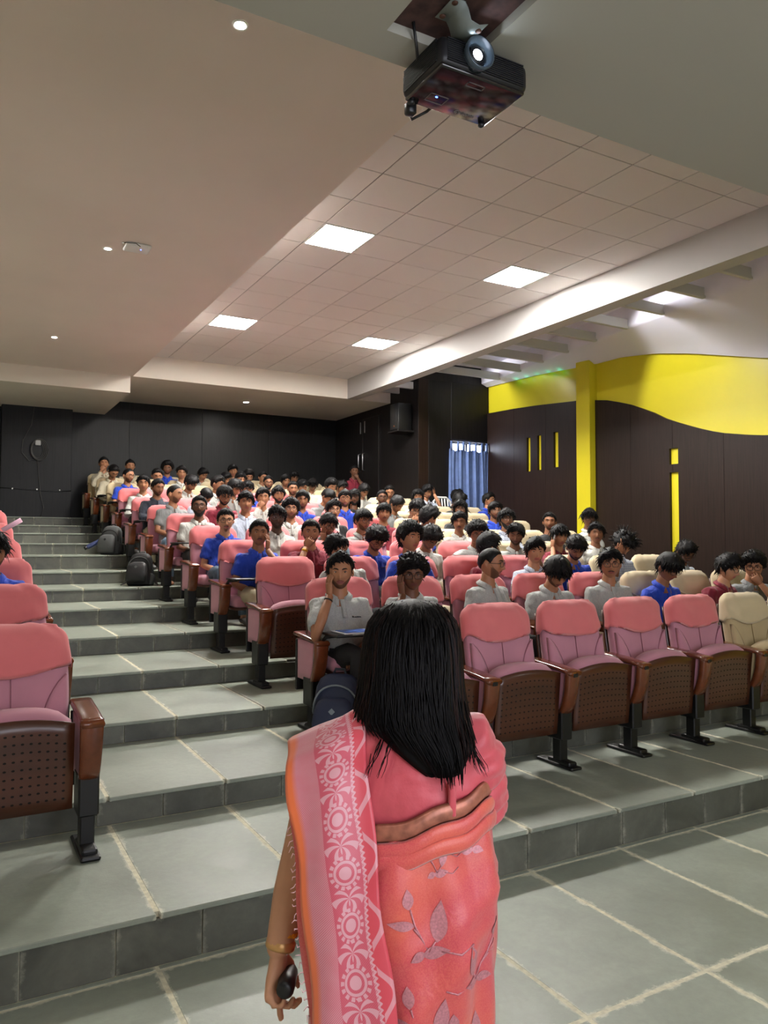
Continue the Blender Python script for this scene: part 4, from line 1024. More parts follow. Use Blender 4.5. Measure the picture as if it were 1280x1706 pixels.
# row, seat, head offset x, y, z, shirt, look, pitch, pose, hair, beard, glasses, skin, roll, description
PEOPLE = [
(1,0,-0.116,0.12,1.063,'grey',0,4,'cheekR','quiff','stubble',0,3,0,'person in grey polo resting cheek on hand'),
(1,1,-0.152,0.12,1.040,'grey',4,10,'palmR','curly',0,1,1,0,'person in grey polo and glasses leaning face on palm'),
(1,2,-0.047,0.14,1.107,'grey',72,4,'lap','buzz','stubble',1,3,0,'person in grey polo with glasses turned to profile'),
(1,3,-0.094,0.04,1.031,'grey',30,38,'lap','fringe','stubble',0,3,0,'person in grey polo looking down'),
(1,4,-0.027,0.14,1.088,'grey',6,2,'lap','part','moust',1,3,0,'upright person in grey polo with black glasses'),
(1,5,-0.071,0.02,1.053,'blue',48,28,'lap','fringe',0,1,2,0,'person in royal blue polo with glasses bent over'),
(1,6,0.060,-0.02,1.045,'maroon',62,16,'lap','part',0,1,4,0,'person in maroon polo with glasses facing right'),
(1,7,-0.171,0.00,1.056,'darkgrey',0,12,'mouthL','curly',0,1,3,0,'person in dark grey polo with fist at mouth'),
(2,1,-0.248,0.14,1.078,'grey',24,12,'lap','part','mask',0,3,-36,'person in grey polo wearing a pale blue face mask'),
(2,2,-0.156,0.14,1.174,'blue',34,-2,'lap','curly',0,0,3,0,'person in royal blue polo gazing to the right'),
(2,3,0.058,0.10,1.099,'maroon',120,0,'lap','part',0,0,3,0,'person in maroon polo with head turned right away'),
(2,4,-0.042,0.06,1.053,'ltblue',12,4,'chestL','part',0,0,4,0,'person in pale blue shirt with hand raised to chest'),
(2,5,-0.160,0.04,1.088,'blue',14,36,'lap','part','beard',0,2,0,'person in royal blue polo looking down'),
(2,6,-0.137,0.04,1.131,'check',30,48,'headR','spiky',0,0,3,0,'person in pale blue check shirt with hand in hair'),
(2,7,0.197,0.04,1.041,'ltblue',32,32,'lap','part','stubble',1,1,0,'person in pale blue shirt with glasses looking down right'),
(3,0,0.048,0.12,1.077,'blue',4,0,'cheekL','short','moust',0,2,0,'person in royal blue polo, fingers at ear'),
(3,1,-0.048,0.12,1.088,'maroon',4,2,'mouthR','short','stubble',0,3,0,'person in maroon polo with fist against mouth'),
(3,2,0.010,0.04,1.021,'blue',24,36,'lap','curly','stubble',1,3,0,'person in royal blue polo with glasses, head bowed'),
(3,3,0.023,0.04,1.036,'white',34,42,'lap','curly','stubble',1,2,0,'person in white polo with glasses, chin on chest'),
(3,4,0.076,0.12,1.093,'grey',8,12,'armR','curly',0,1,2,0,'person in grey polo with one arm stretched sideways'),
(3,5,-0.030,0.10,1.084,'grey',-2,12,'lap','part','stubble',0,1,0,'person in grey polo with eyes nearly closed'),
(3,6,-0.022,0.08,1.068,'maroon',22,8,'phoneR','messy',0,0,3,0,'person in maroon polo holding a phone to the ear'),
(3,7,-0.008,0.14,1.109,'white',8,-2,'lap','part','moust',0,2,0,'person in pale polo in last seat'),
(4,0,0.058,0.14,1.065,'blue',6,4,'lap','short','goatee',1,4,0,'person in royal blue polo with glasses, hands in lap'),
(4,1,0.016,0.14,1.101,'white',4,0,'lap','part','stubble',1,0,0,'person in white shirt with glasses'),
(4,2,-0.028,0.06,1.028,'darkgrey',22,18,'cheekR','part','stubble',1,2,0,'person in dark shirt with glasses leaning on fist'),
(4,3,-0.190,0.10,1.091,'grey',32,8,'lap','bowl','stubble',1,3,0,'person in grey polo with glasses facing right'),
(4,4,0.055,0.04,1.141,'blue',130,20,'lap','curly',0,0,3,0,'person in royal blue polo seen from behind the head'),
(4,5,-0.052,0.14,1.093,'white',-4,2,'lap','part','moust',0,2,0,'person in off-white shirt facing forward'),
(4,6,0.045,0.12,1.135,'check',14,-6,'lap','messy','beard',1,2,0,'person in plaid shirt with glasses, head up'),
(4,7,0.167,0.14,1.125,'black',0,0,'lap','short','stubble',0,2,0,'person in black t-shirt below the yellow column'),
(4,8,0.275,0.12,1.178,'white',8,6,'lap','messy',0,1,1,0,'person in white shirt in last seat by the yellow column'),
(5,0,0.066,0.14,1.088,'white',0,-4,'lap','short','beard',1,1,0,'person in off-white polo with glasses, chin raised'),
(5,1,0.016,0.14,1.154,'ltblue',4,2,'lap','part',0,0,3,0,'person in pale striped shirt facing forward'),
(5,2,-0.020,0.14,1.080,'white',4,-6,'lap','curly','stubble',1,3,0,'person in pale shirt with glasses'),
(5,3,-0.063,0.12,1.086,'blazer',14,0,'lap','part','moust',1,4,0,'person in black blazer over white shirt'),
(5,4,0.068,0.14,1.064,'maroon',6,2,'lap','bowl','moust',0,2,0,'person in dark pink shirt facing forward'),
(5,5,-0.072,0.10,1.097,'white',6,8,'mouthR','part','moust',1,3,0,'person in white shirt with glasses, fist at mouth'),
(5,6,0.043,0.12,1.140,'black',4,0,'lap','long',0,1,3,0,'person in black jacket and glasses'),
(5,7,0.032,0.12,1.138,'blue',16,4,'lap','part','stubble',1,2,0,'person in royal blue polo with glasses near the wall'),
(6,0,0.039,0.16,1.146,'darkgrey',58,4,'lap','buzz','stubble',0,3,0,'person in grey polo and pale jeans turned right'),
(6,1,0.048,0.06,1.138,'maroon',14,24,'lap','messy','beard',1,3,0,'person in maroon polo looking down'),
(6,2,-0.017,0.12,1.135,'white',4,0,'mouthR','part','moust',0,3,0,'person in white shirt with hand folded at mouth'),
(6,3,-0.054,0.12,1.119,'blue',4,4,'lap','part','stubble',0,2,0,'person in royal blue polo facing forward'),
(6,4,-0.001,0.14,1.158,'blue',4,0,'lap','bowl','stubble',1,3,0,'person in royal blue polo with glasses, upright'),
(6,5,0.173,0.02,1.096,'darkgrey',46,36,'lap','part','stubble',0,3,0,'person in grey shirt bending to the right'),
(6,6,-0.307,0.02,1.046,'black',60,40,'lap','curly',0,0,1,0,'person in black with head bowed behind others'),
(7,0,0.050,0.12,1.139,'navy',24,10,'foldR','short','stubble',0,2,0,'person in navy jacket with arms folded'),
(7,1,0.069,-0.04,1.033,'ltblue',20,62,'lap','short',0,0,3,0,'person in pale blue shirt with head fully bowed'),
(7,2,-0.096,0.06,1.168,'grey',40,30,'lap','messy',0,0,3,0,'person in grey with head bowed'),
(7,3,-0.007,0.12,1.088,'darkgrey',12,0,'lap','messy','beard',0,3,0,'person in dark shirt looking up front'),
(7,4,0.150,0.02,1.081,'darkgrey',50,45,'lap','part',0,0,3,0,'person in dark shirt bent to the side'),
(7,5,0.030,0.10,1.091,'black',10,0,'lap','long','beard',1,1,0,'person in black half hidden by neighbour'),
(7,6,-0.065,0.12,1.109,'grey',10,0,'lap','short','stubble',1,1,0,'person in grey with glasses facing forward'),
(7,7,-0.005,0.12,1.140,'white',4,4,'mouthR','long',0,0,3,0,'person in white with hand at chin'),
(7,8,0.161,0.04,1.099,'black',60,30,'lap','curly',0,0,2,0,'person in black near the curtain'),
(7,9,0.240,0.12,1.134,'blue',70,0,'lap','part',0,0,3,0,'person in royal blue shirt below the blue curtain'),
(8,0,0.064,0.10,1.068,'white',0,0,'lap','part',0,0,3,0,'person in white t-shirt facing the camera'),
(8,1,0.147,0.02,1.100,'white',50,38,'lap','part','stubble',0,3,0,'person in white with head turned down right'),
(8,2,-0.026,0.08,1.113,'grey',60,10,'lap','part',0,0,3,0,'person in grey with head turned away'),
(8,3,-0.166,0.06,1.043,'blue',20,16,'lap','messy',0,0,3,0,'person in royal blue with head dipped'),
(8,4,0.033,0.12,1.087,'darkgrey',10,4,'lap','short','stubble',0,2,0,'person in dark polo facing forward'),
(8,5,0.096,0.06,1.150,'grey',30,20,'lap','curly',0,0,3,0,'person in grey looking down'),
(8,6,0.083,0.02,1.097,'white',30,40,'lap','part',0,0,3,0,'person in white shirt staring down'),
(8,7,0.026,0.10,1.101,'black',10,20,'lap','short',0,0,3,0,'person in black almost hidden'),
(8,8,0.171,0.04,1.124,'ltblue',40,20,'headL','messy',0,0,3,0,'person in pale blue with hand on forehead'),
(8,9,0.231,0.06,1.047,'black',50,20,'lap','curly',0,0,3,0,'person in black sitting on the white plastic chair'),
(9,0,0.039,0.10,1.111,'blue',40,8,'lap','buzz','stubble',1,3,0,'person in royal blue shirt facing right'),
(9,1,-0.119,0.10,1.133,'grey',10,20,'lap','short',0,0,3,0,'person in grey almost hidden'),
(9,3,0.078,0.08,1.123,'maroon',20,10,'lap','part',0,0,3,0,'person in maroon peering over seats'),
(9,4,-0.015,0.12,1.094,'grey',10,4,'lap','short','beard',1,2,0,'person in grey with glasses'),
(9,5,-0.006,0.04,1.037,'black',20,20,'lap','part',0,0,3,0,'person in black with head bowed'),
(9,6,0.153,0.04,1.056,'black',60,20,'lap','messy',0,0,2,0,'person in black with head turned aside'),
(10,0,-0.030,0.04,1.094,'cream',24,44,'lap','short','stubble',0,3,0,'person in cream long-sleeved shirt writing'),
(10,2,-0.058,0.12,1.126,'white',4,4,'lap','part',0,0,3,0,'person in white shirt near the back wall'),
(10,3,0.122,0.04,1.056,'white',30,30,'lap','part',0,0,3,0,'person in white with head lowered'),
(10,4,-0.041,0.08,1.113,'grey',20,14,'lap','curly',0,0,2,0,'person in grey'),
(10,5,0.090,0.06,1.063,'black',20,10,'lap','part',0,0,2,0,'person in black half hidden'),
(10,6,0.034,0.04,1.001,'grey',10,30,'lap','messy',0,1,3,0,'person in grey with glasses bowed'),
(11,0,-0.012,0.12,1.184,'cream',6,2,'mouthR','short','moust',0,3,0,'person in pale shirt with hands clasped at mouth'),
(11,1,-0.158,0.10,1.162,'cream',10,6,'lap','short',0,0,3,0,'person in cream partly hidden in last row'),
(11,2,-0.073,0.12,1.153,'blue',0,4,'lap','afro','stubble',1,2,0,'person in royal blue with glasses'),
(11,3,-0.017,0.04,1.060,'grey',30,30,'lap','part',0,0,3,0,'person in grey with face lowered'),
(11,4,-0.005,0.10,1.168,'grey',4,16,'lap','part',0,0,3,0,'person in grey sitting highest in last row'),
(11,5,0.001,0.06,1.058,'cream',30,10,'lap','short',0,0,3,0,'person in cream turned aside in last row'),
(11,6,0.073,0.06,1.089,'black',20,20,'lap','messy',0,0,2,0,'person in black with lowered head in last row'),
]
TR = {(1,0): 'black', (3,0): 'khaki', (4,0): 'denim', (5,0): 'black', (6,0): 'jeans', (7,0): 'khaki', (8,0): 'black'}
held = {}
for idx, (row, k, dx, hy, hz, shirt, look, pitch, pose, hair, beard, glasses, skin, roll, desc) in enumerate(PEOPLE):
    hi = row <= 5
    lab = '%s, %s row, %s' % (desc, ORD[row], SEAT[k] if len(desc.split()) < 10 else SEAT[k].replace(' from aisle', ''))
    x0 = X0 + PITCH_X*k
    dx = max(-.24, min(.24, dx)) if (row, k) != (6, 6) else -.1
    p, h, arms = person((dx, hy, hz, shirt, look, pitch, pose, hair, beard, int(glasses), skin, roll, hi), x0, TY[row+1] + CY, TZ[row+1], lab, TR.get((row, k), 'black' if idx % 3 else 'khaki'), (row, k) == (6, 0), idx + 3)
    held[(row, k)] = (p, h, arms)
# ------------------------------------------------------------------ extra people and held things
lift = .0
p, h, arms = person((-.015, .12, 1.056, 'blue', 14, 2, 'lap', 'messy', 'stubble', 0, 2, 0, True), .25, TY[3] + CY, TZ[3], 'person in royal blue polo cut off by the left picture edge', 'black', False, 201)
p, h, arms = person((-.13, .10, 1.06, 'orange', 40, 10, 'chestL', 'curly', 0, 0, 1, 0, False), .25, TY[4] + CY, TZ[4], 'person in orange at the left picture edge holding a paper roll', 'black', False, 202)
e = tag(empty('paper_roll', (.41, 6.80, 1.745)), 'rolled pale pink paper held at the left picture edge', 'paper roll')
Mr = Matrix.Rotation(R(58), 4, 'Y')
mb = MB(); mb.lathe([(.016, -.08), (.019, -.08), (.019, .08), (.016, .08)], n=20, M=Mr); ob('roll', mb, mat('pale pink paper', (236, 190, 214), .7), e)
p, h, arms = person((.02, .10, 1.16, 'maroon', 6, 4, 'mouthL', 'short', 0, 0, 1, 0, False), 7.33, 14.32, TZ[11] + .2, 'person in maroon sitting high beside the double door, hand at chin', 'black', False, 203)
st = tag(empty('stool', (7.33, 14.45, TZ[11])), 'tall dark stool beside the double door', 'stool')
mb = MB(); mb.rbox((-.18, -.18, .52), (.18, .18, .57), .02, 2); ob('seat', mb, M_BLACKP, st)
for x in (-.14, .14):
    for y in (-.14, .14):
        mb = MB(); mb.tube([(x, y, .53), (x*1.2, y*1.2, 0)], .016, 8); ob('leg', mb, M_LEG, st)
# plastic chair by the curtain with its sitter
c = tag(empty('plastic_chair', (8.18, 12.06, TZ[9])), 'white slatted plastic chair below the blue curtain', 'chair')
mb = MB(); mb.rbox((-.22, -.24, .41), (.22, .20, .445), .02, 2); ob('seat', mb, M_PLAST_W, c)
mb = MB()
mb.tube([(-.21, .18, .42), (-.235, .25, .75), (-.19, .29, .98), (-.1, .305, 1.06), (.1, .305, 1.06), (.19, .29, .98), (.235, .25, .75), (.21, .18, .42)], .022, 8); bk = ob('backrest', mb, M_PLAST_W, c)
for k in range(5):
    x = -.13 + .065*k; mb = MB(); mb.tube([(x, .20, .44), (x, .265, .8), (x, .30, 1.05)], .016, 6, flat=.4); ob('back_slat', mb, M_PLAST_W, bk)
for x in (-.2, .2):
    for y in (-.22, .2):
        mb = MB(); mb.tube([(x, y, .43), (x*1.08, y*1.1, 0)], [.024, .018], 8); ob('leg', mb, M_PLAST_W, c)
# phone, magazine, watch
pp, hh_, aa = held[(3, 6)]
ph = MB(); ph.rbox((-.004, -.036, -.075), (.004, .036, .075), .006, 2)
po = ob('phone', ph, mat('silver phone back', (150, 156, 164), .25, .6)); q = hh_((-.087, -.03, -.035)); po.location = tuple(np.array(q) + np.array(pp.location)); po.rotation_euler = (R(20), 0, math.atan2(hh_.A[1, 0], hh_.A[0, 0]))
tag(po, 'silver phone held to the ear of the person in maroon', 'phone')
m = MB(); m.rbox((-.24, -.20, .673), (.05, .01, .681), .003, 1); m.rbox((-.22, -.19, .681), (-.02, -.02, .684), .001, 1, 1)
mg = ob('magazine', m, [mat('glossy white paper', (222, 226, 230), .3), mat('blue magazine print', (30, 84, 178), .3, var=(26, .8))], None, False, (X0, TY[2] + CY, TZ[2]))
tag(mg, 'blue and white magazine on the tablet of the aisle seat', 'magazine')
def wrist_band(key, s, colr, nm, r=.031, w_=.012):
    pp, hh_, aa = held[key]; E, Wr = np.array(aa[s][0]), np.array(aa[s][1]); d = (Wr - E)/np.linalg.norm(Wr - E); c0 = Wr - d*.035
    m = MB(); m.tube([c0 - d*w_, c0 - d*w_*.6, c0 + d*w_*.6, c0 + d*w_], [r*.9, r, r, r*.9], 14); ob(nm, m, colr, pp)
wrist_band((1, 0), -1, M_BLACKP, 'bracelet', .031, .006); wrist_band((1, 0), 1, mat('pale watch strap', (206, 204, 196), .4), 'wristwatch')
wrist_band((3, 1), -1, mat('gold bracelet', (214, 160, 60), .3, .8), 'bracelet')
# backpacks
def backpack(loc, rotz, lean, s, cols, label, strap=True):
    e = tag(empty('backpack', loc, rotz), label, 'backpack'); Mx = Matrix.Rotation(lean, 4, 'X')
    def T(mb): mb.v = [tuple(Mx @ Vector(v)*1.0) for v in mb.v]; return mb
    w_, d_, h_ = .155*s, .085*s, .44*s
    mb = MB(); mb.loft([[(w_*a*cx, d_*b*sy, z*h_) for cx, sy in [se(2*math.pi*k/20, 3) for k in range(20)]] for z, a, b in ((0, .9, .85), (.03, 1, 1), (.3, 1.03, 1.1), (.6, 1, 1.05), (.8, .93, .95), (.92, .78, .8), (.98, .55, .55), (1.0, .3, .3))]); ob('main_bag', T(mb), cols[0], e)
    mb = MB(); mb.loft([[(w_*.86*a*cx, -d_*1.0 - .05*s*b + .055*s*b*sy, z*h_) for cx, sy in [se(2*math.pi*k/20, 3) for k in range(20)]] for z, a, b in ((.03, .9, .7), (.06, 1, 1), (.3, 1.02, 1.1), (.48, .95, 1), (.6, .8, .75), (.66, .5, .4))]); pk = ob('front_pocket', T(mb), cols[0], e)
    for zz, yy, rr_ in ((.58, -.112*s, .8), (.83, -.075*s, .95), (.80, -.02*s, 1.02)):
        mb = MB(); mb.tube([(w_*rr_*math.cos(a), yy - .012*s*math.sin(a), (zz - .42 + .42*math.sin(a)**.7)*h_ if math.sin(a) > 0 else (zz-.42)*h_) for a in np.linspace(.02, math.pi - .02, 17)], .0065*s, 6); ob('zip', T(mb), cols[1], e)
    mb = MB(); mb.loft([[(w_*1.0 + .03*s*a*cx, .02*s + d_*.75*sy, z*h_) for cx, sy in [se(2*math.pi*k/12, 2.5) for k in range(12)]] for z, a in ((.03, .6), (.1, 1), (.3, .95), (.36, .7))]); ob('side_pocket', T(mb), cols[2], e)
    mb = MB(); mb.tube([(-.04*s, .02*s, .99*h_), (-.03*s, .03*s, 1.06*h_), (.03*s, .03*s, 1.06*h_), (.04*s, .02*s, .99*h_)], .009*s, 8); ob('carry_loop', T(mb), cols[2], e)
    if strap:
        for sx in (-1, 1):
            mb = MB(); mb.tube([(sx*.06*s, d_, .92*h_), (sx*.10*s, d_ + .05*s, .6*h_), (sx*.17*s, d_ + .03*s, .2*h_), (sx*.25*s, d_*.2, .02*h_)], [.022*s, .024*s, .02*s, .008*s], 8, flat=.35); ob('shoulder_strap', T(mb), cols[2], e)
    mb = MB(); mb.add([(.0, -d_ - .108*s, .42*h_), (.022*s, -d_ - .108*s, .47*h_), (.0, -d_ - .106*s, .52*h_), (-.022*s, -d_ - .108*s, .47*h_)], [(0, 1, 2, 3)]); ob('patch', T(mb), cols[1], pk)
    return e
navy = mat('navy backpack nylon', (30, 40, 66), .6, bump=(30, .4, .006)); gz = mat('grey zip tape', (120, 130, 136), .6); dkp = mat('dark mesh pocket', (38, 44, 52), .8)
backpack((2.16, 4.47, TZ[2]), R(-38), R(-8), .98, (navy, gz, dkp), 'navy blue backpack with grey zips by the aisle seat beyond the person in the sari')
bk1 = mat('black backpack nylon', (26, 26, 28), .6, bump=(30, .4, .006)); gy1 = mat('charcoal grey panel', (84, 86, 84), .8)
backpack((1.98, 9.62, TZ[7]), R(-30), R(-16), .92, (bk1, gy1, gy1), 'black and grey backpack slumped on the aisle steps, nearer one')
bk2 = mat('grey backpack cloth', (78, 80, 80), .75, bump=(30, .4, .006))
backpack((1.97, 11.52, TZ[9]), R(-40), R(-8), .95, (bk2, bk1, bk1), 'grey backpack farther up the aisle steps', False)
e = tag(empty('water_bottle', (1.80, 11.72, TZ[9] + .03)), 'dark blue bottle lying beside the grey backpack', 'bottle')
Mr = Matrix.Rotation(R(62), 4, 'Y') @ Matrix.Rotation(R(180), 4, 'X')
mb = MB(); mb.lathe([(.03, -.12), (.034, -.11), (.034, .08), (.024, .10), (.022, .11)], n=20, M=Mr, c=(-.03, 0, .12)); ob('bottle', mb, mat('blue grey metal', (74, 84, 128), .3, .5), e)
mb = MB(); mb.lathe([(.026, .10), (.026, .135), (.02, .14)], n=20, M=Mr, c=(-.03, 0, .12)); ob('cap', mb, M_BLACKP, e)

# ------------------------------------------------------------------ the speaker in the sari, seen from behind
M_SAREE = bpy.data.materials.new('coral pink silk'); M_SAREE.use_nodes = True
t = NT(M_SAREE); p = t.n['Principled BSDF']; tc = t.add('ShaderNodeTexCoord'); v = tc.outputs['Object']
f1 = t.noise(5, 3, v, .5, .6); f2 = t.noise(420, 2, v)
c1 = t.mix(t.ramp(f1, .35, .65), lin((200, 60, 82)), lin((216, 88, 74)))
t.l.new(t.mix(t.ramp(f2, .4, .6, 0, .25), c1, lin((232, 130, 104))), p.inputs['Base Color']); p.inputs['Roughness'].default_value = .42; p.inputs['Sheen Weight'].default_value = .4
lw = t.add('ShaderNodeBump'); lw.inputs['Strength'].default_value = .3; lw.inputs['Distance'].default_value = .01; t.l.new(t.noise(16, 3, v, .5, 1.0), lw.inputs['Height']); t.l.new(lw.outputs[0], p.inputs['Normal'])
M_BLOUSE = mat('coral rose blouse silk', (194, 68, 80), .5, var=(5, .14), bump=(22, .35, .01), sheen=.3)
M_ZARI = mat('silver zari weave', (196, 128, 136), .4, .2, var=(240, .2)); M_BAND = mat('antique gold border', (168, 104, 84), .38, .3, var=(46, .35))
def pallu_mat():
    m = bpy.data.materials.new('brocade pallu'); m.use_nodes = True; t = NT(m); p = t.n['Principled BSDF']
    uv = t.add('ShaderNodeUVMap'); uv.uv_map = 'UVMap'; sp_ = t.add('ShaderNodeSeparateXYZ'); t.l.new(uv.outputs[0], sp_.inputs[0]); u, v = sp_.outputs[0], sp_.outputs[1]
    pink, silver, orange, coral = lin((198, 66, 88)), lin((216, 164, 172)), lin((222, 108, 58)), lin((206, 66, 80))
    lt = lambda a, b: t.math('LESS_THAN', a, b); gt = lambda a, b: t.math('GREATER_THAN', a, b); mul = lambda a, b: t.math('MULTIPLY', a, b); ab = lambda a: t.math('ABSOLUTE', a); sub = lambda a, b: t.math('SUBTRACT', a, b)
    # u is metres across (0..~.15), v metres along
    tex = t.ramp(t.math('SINE', t.math('ADD', mul(u, 1500), mul(v, 1900))), -.2, .5, .25, .75)
    nz = t.add('ShaderNodeTexNoise'); nz.inputs['Scale'].default_value = 24; t.l.new(uv.outputs[0], nz.inputs['Vector'])
    field = t.mix(t.math('MULTIPLY', tex, t.ramp(nz.outputs['Fac'], .2, .8, .75, 1.2)), pink, silver)
    s = sub(u, .088); per = .084
    tt = sub(t.math('MODULO', v, per), per/2); rr = t.math('SQRT', t.math('ADD', mul(s, s), mul(tt, tt))); an = t.math('ARCTAN2', s, tt)
    disc = lt(rr, .0105); ring1 = lt(ab(sub(rr, .0175)), .0022); ring2 = mul(lt(ab(sub(rr, .024)), .0032), gt(t.math('SINE', mul(an, 14)), -.2))
    t2 = sub(t.math('MODULO', t.math('ADD', v, per/2), per), per/2); r2 = t.math('SQRT', t.math('ADD', mul(s, s), mul(mul(t2, t2), 2.2))); a2 = t.math('ARCTAN2', ab(s), t2)
    leaf = mul(lt(r2, .03), gt(t.math('SINE', t.math('ADD', mul(a2, 7), mul(r2, 160))), .1))
    mot = t.math('MAXIMUM', t.math('MAXIMUM', disc, ring1), t.math('MAXIMUM', ring2, leaf))
    col_ = lt(ab(s), .030)
    field = t.mix(mul(col_, .75), field, pink); field = t.mix(mul(mul(mot, col_), .8), field, silver)
    sc_e = t.math('ADD', .122, mul(t.math('SINE', mul(v, 700)), .0022))
    field = t.mix(gt(u, sc_e), field, coral); field = t.mix(mul(lt(ab(sub(u, sc_e)), .0022), .8), field, silver)
    vine = mul(gt(u, .127), lt(ab(sub(t.math('SINE', mul(v, 62)), mul(sub(u, .135), 60))), .34)); field = t.mix(mul(vine, .65), field, silver)
    field = t.mix(t.ramp(u, .012, .022, 1, 0), field, orange)
    t.l.new(field, p.inputs['Base Color']); p.inputs['Roughness'].default_value = .42; p.inputs['Sheen Weight'].default_value = .3
    b = t.add('ShaderNodeBump'); b.inputs['Strength'].default_value = .25; b.inputs['Distance'].default_value = .002; t.l.new(mot, b.inputs['Height']); t.l.new(b.outputs[0], p.inputs['Normal'])
    return m
WX, WY = 1.55*math.sin(YAW), 1.55*math.cos(YAW)
body = MB()
hw = HM(Matrix.Translation((.058, .03, 1.365)) @ Matrix.Rotation(math.pi - .25, 4, 'Z') @ Matrix.Rotation(R(4), 4, 'X') @ Matrix.Scale(.93, 4)); head_into(body, hw, True)
body.tube([(.055, .02, 1.33), (.05, .02, 1.27), (.045, .015, 1.22)], [.045, .048, .075], 12)
tor = ((.90, .165, .125), (.98, .16, .118), (1.05, .142, .105), (1.12, .148, .105), (1.17, .152, .104), (1.215, .140, .088), (1.25, .100, .068), (1.275, .06, .05))
cx_t = lambda z: .040 if z > 1.0 else .034
rg = lambda z, a, b, n=24, sq=2.3, cy=0.0: [(cx_t(z) + a*c_, cy + b*s_, z) for c_, s_ in [se(2*math.pi*k/n, sq) for k in range(n)]]
body.loft([rg(z, a*.95, b*.93) for z, a, b in tor])
SL, EL, WL = np.array((-.108, .0, 1.195)), np.array((-.165, .025, .985)), np.array((-.201, -.02, .812))
SR, ER, WR = np.array((.172, .0, 1.205)), np.array((.192, .08, 1.03)), np.array((.06, .26, 1.07))
body.tube([(-.04, 0, 1.19), SL, SL*.5 + EL*.5, EL, EL*.55 + WL*.45, WL + (0, 0, .012), WL], [.05, .048, .043, .037, .037, .026, .0245], 14)
body.tube([(.1, 0, 1.21), SR, SR*.5 + ER*.5, ER, ER*.5 + WR*.5, WR], [.05, .048, .042, .037, .034, .024], 14)
hand(body, WL, (-.12, -.05, -1), (1, -.35, 0), 1, 1.0, 0, .94, curls=(.12, 1.05, 1.15, 1.2))
hand(body, WR, (-.7, .7, .2), (0, -.3, -1), -1, .5)
for s_ in (-1, 1):
    body.tube([(.034 + s_*.08, 0, .92), (.034 + s_*.085, 0, .5), (.034 + s_*.08, .01, .1), (.034 + s_*.08, .0, .05)], [.085, .06, .036, .034], 12)
    body.tube([(.034 + s_*.08, -.05, .035), (.034 + s_*.08, .03, .04), (.034 + s_*.085, .12, .026), (.034 + s_*.085, .17, .018)], [.028, .034, .034, .014], 10, flat=.7)
wm = ob('person', body, [SKIN[4], LIPS[4]], None, True, (WX, WY, 0), -YAW)
tag(wm, 'person in coral pink silk sari standing with back to the camera', 'person')
md = wm.modifiers.new('remesh', 'REMESH'); md.mode = 'VOXEL'; md.voxel_size = .0042; md.use_smooth_shade = True
md = wm.modifiers.new('smooth', 'SMOOTH'); md.factor = .5; md.iterations = 3
# blouse with gathered sleeves
bl = MB(); bl.loft([rg(z, a*1.03 + .006, b*1.03 + .006) for z, a, b in ((1.00, .158, .115),) + tor[2:-1]])
bl.tube([(.10, 0, 1.20), SR + (0, -.0, .006), SR*.72 + ER*.28, SR*.45 + ER*.55, SR*.16 + ER*.84], [.066, .057, .060, .060, .050], 18)
bl.tube([(-.03, 0, 1.185), SL, SL*.7 + EL*.3, SL*.35 + EL*.65], [.060, .048, .046, .044], 18)
for k, tt_ in enumerate((.1, .28, .46, .64, .8)):      # soft gathers on the sleeve
    c0 = SR*(1-tt_) + ER*tt_; a0 = .3*(-1)**k
    bl.tube([c0 + np.array((.053*math.cos(q), -.058*math.sin(q) , .018*math.cos(q*2 + a0) - .012*math.cos(q))) for q in np.linspace(-1.2, 2.6, 12)], [.004] + [.017]*10 + [.004], 8)
o = ob('blouse', bl, M_BLOUSE, wm)
md = o.modifiers.new('remesh', 'REMESH'); md.mode = 'VOXEL'; md.voxel_size = .006; md.use_smooth_shade = True
md = o.modifiers.new('smooth', 'SMOOTH'); md.factor = .5; md.iterations = 4
md = o.modifiers.new('folds', 'DISPLACE'); md.texture = CLOUD; md.texture_coords = 'LOCAL'; md.strength = .022; md.mid_level = .5
mb = MB(); mb.rbox((.120, -.117, 1.10), (.134, -.10, 1.16), .004, 2); ob('blouse_placket', mb, M_BLOUSE, wm)
# wrapped skirt of the sari
SW = ((.02, .205, .17), (.3, .192, .155), (.5, .182, .146), (.66, .174, .142), (.78, .184, .146), (.88, .190, .149), (.97, .190, .144), (1.03, .178, .130), (1.075, .160, .118))
def skirt(a, z, off=0.0):
    w_ = float(np.interp(z, [q[0] for q in SW], [q[1] for q in SW])); d_ = float(np.interp(z, [q[0] for q in SW], [q[2] for q in SW]))
    c_, s_ = math.cos(a), math.sin(a)
    fold = .0055*math.sin(11*a + 7*z) + .006*math.sin(5*a - 16*z + 1) + .007*math.exp(-((z - (.86 + .10*c_))/.02)**2) + .008*math.exp(-((z - (.74 + .18*c_))/.025)**2)*max(0, -s_)
    if z < .6: fold += .012*(.6 - z)/.6*math.sin(22*a)
    fold += off
    tilt = .03*c_*sst(.95, 1.07, z)
    return np.array((.034 + (w_ + fold)*c_, (d_ + fold)*s_, z + tilt))
mb = MB(); mb.loft([[skirt(2*math.pi*k/96, z) for k in range(96)] for z in np.concatenate([np.linspace(.02, .6, 12), np.linspace(.63, 1.075, 30)])]); ob('sari_skirt', mb, M_SAREE, wm)
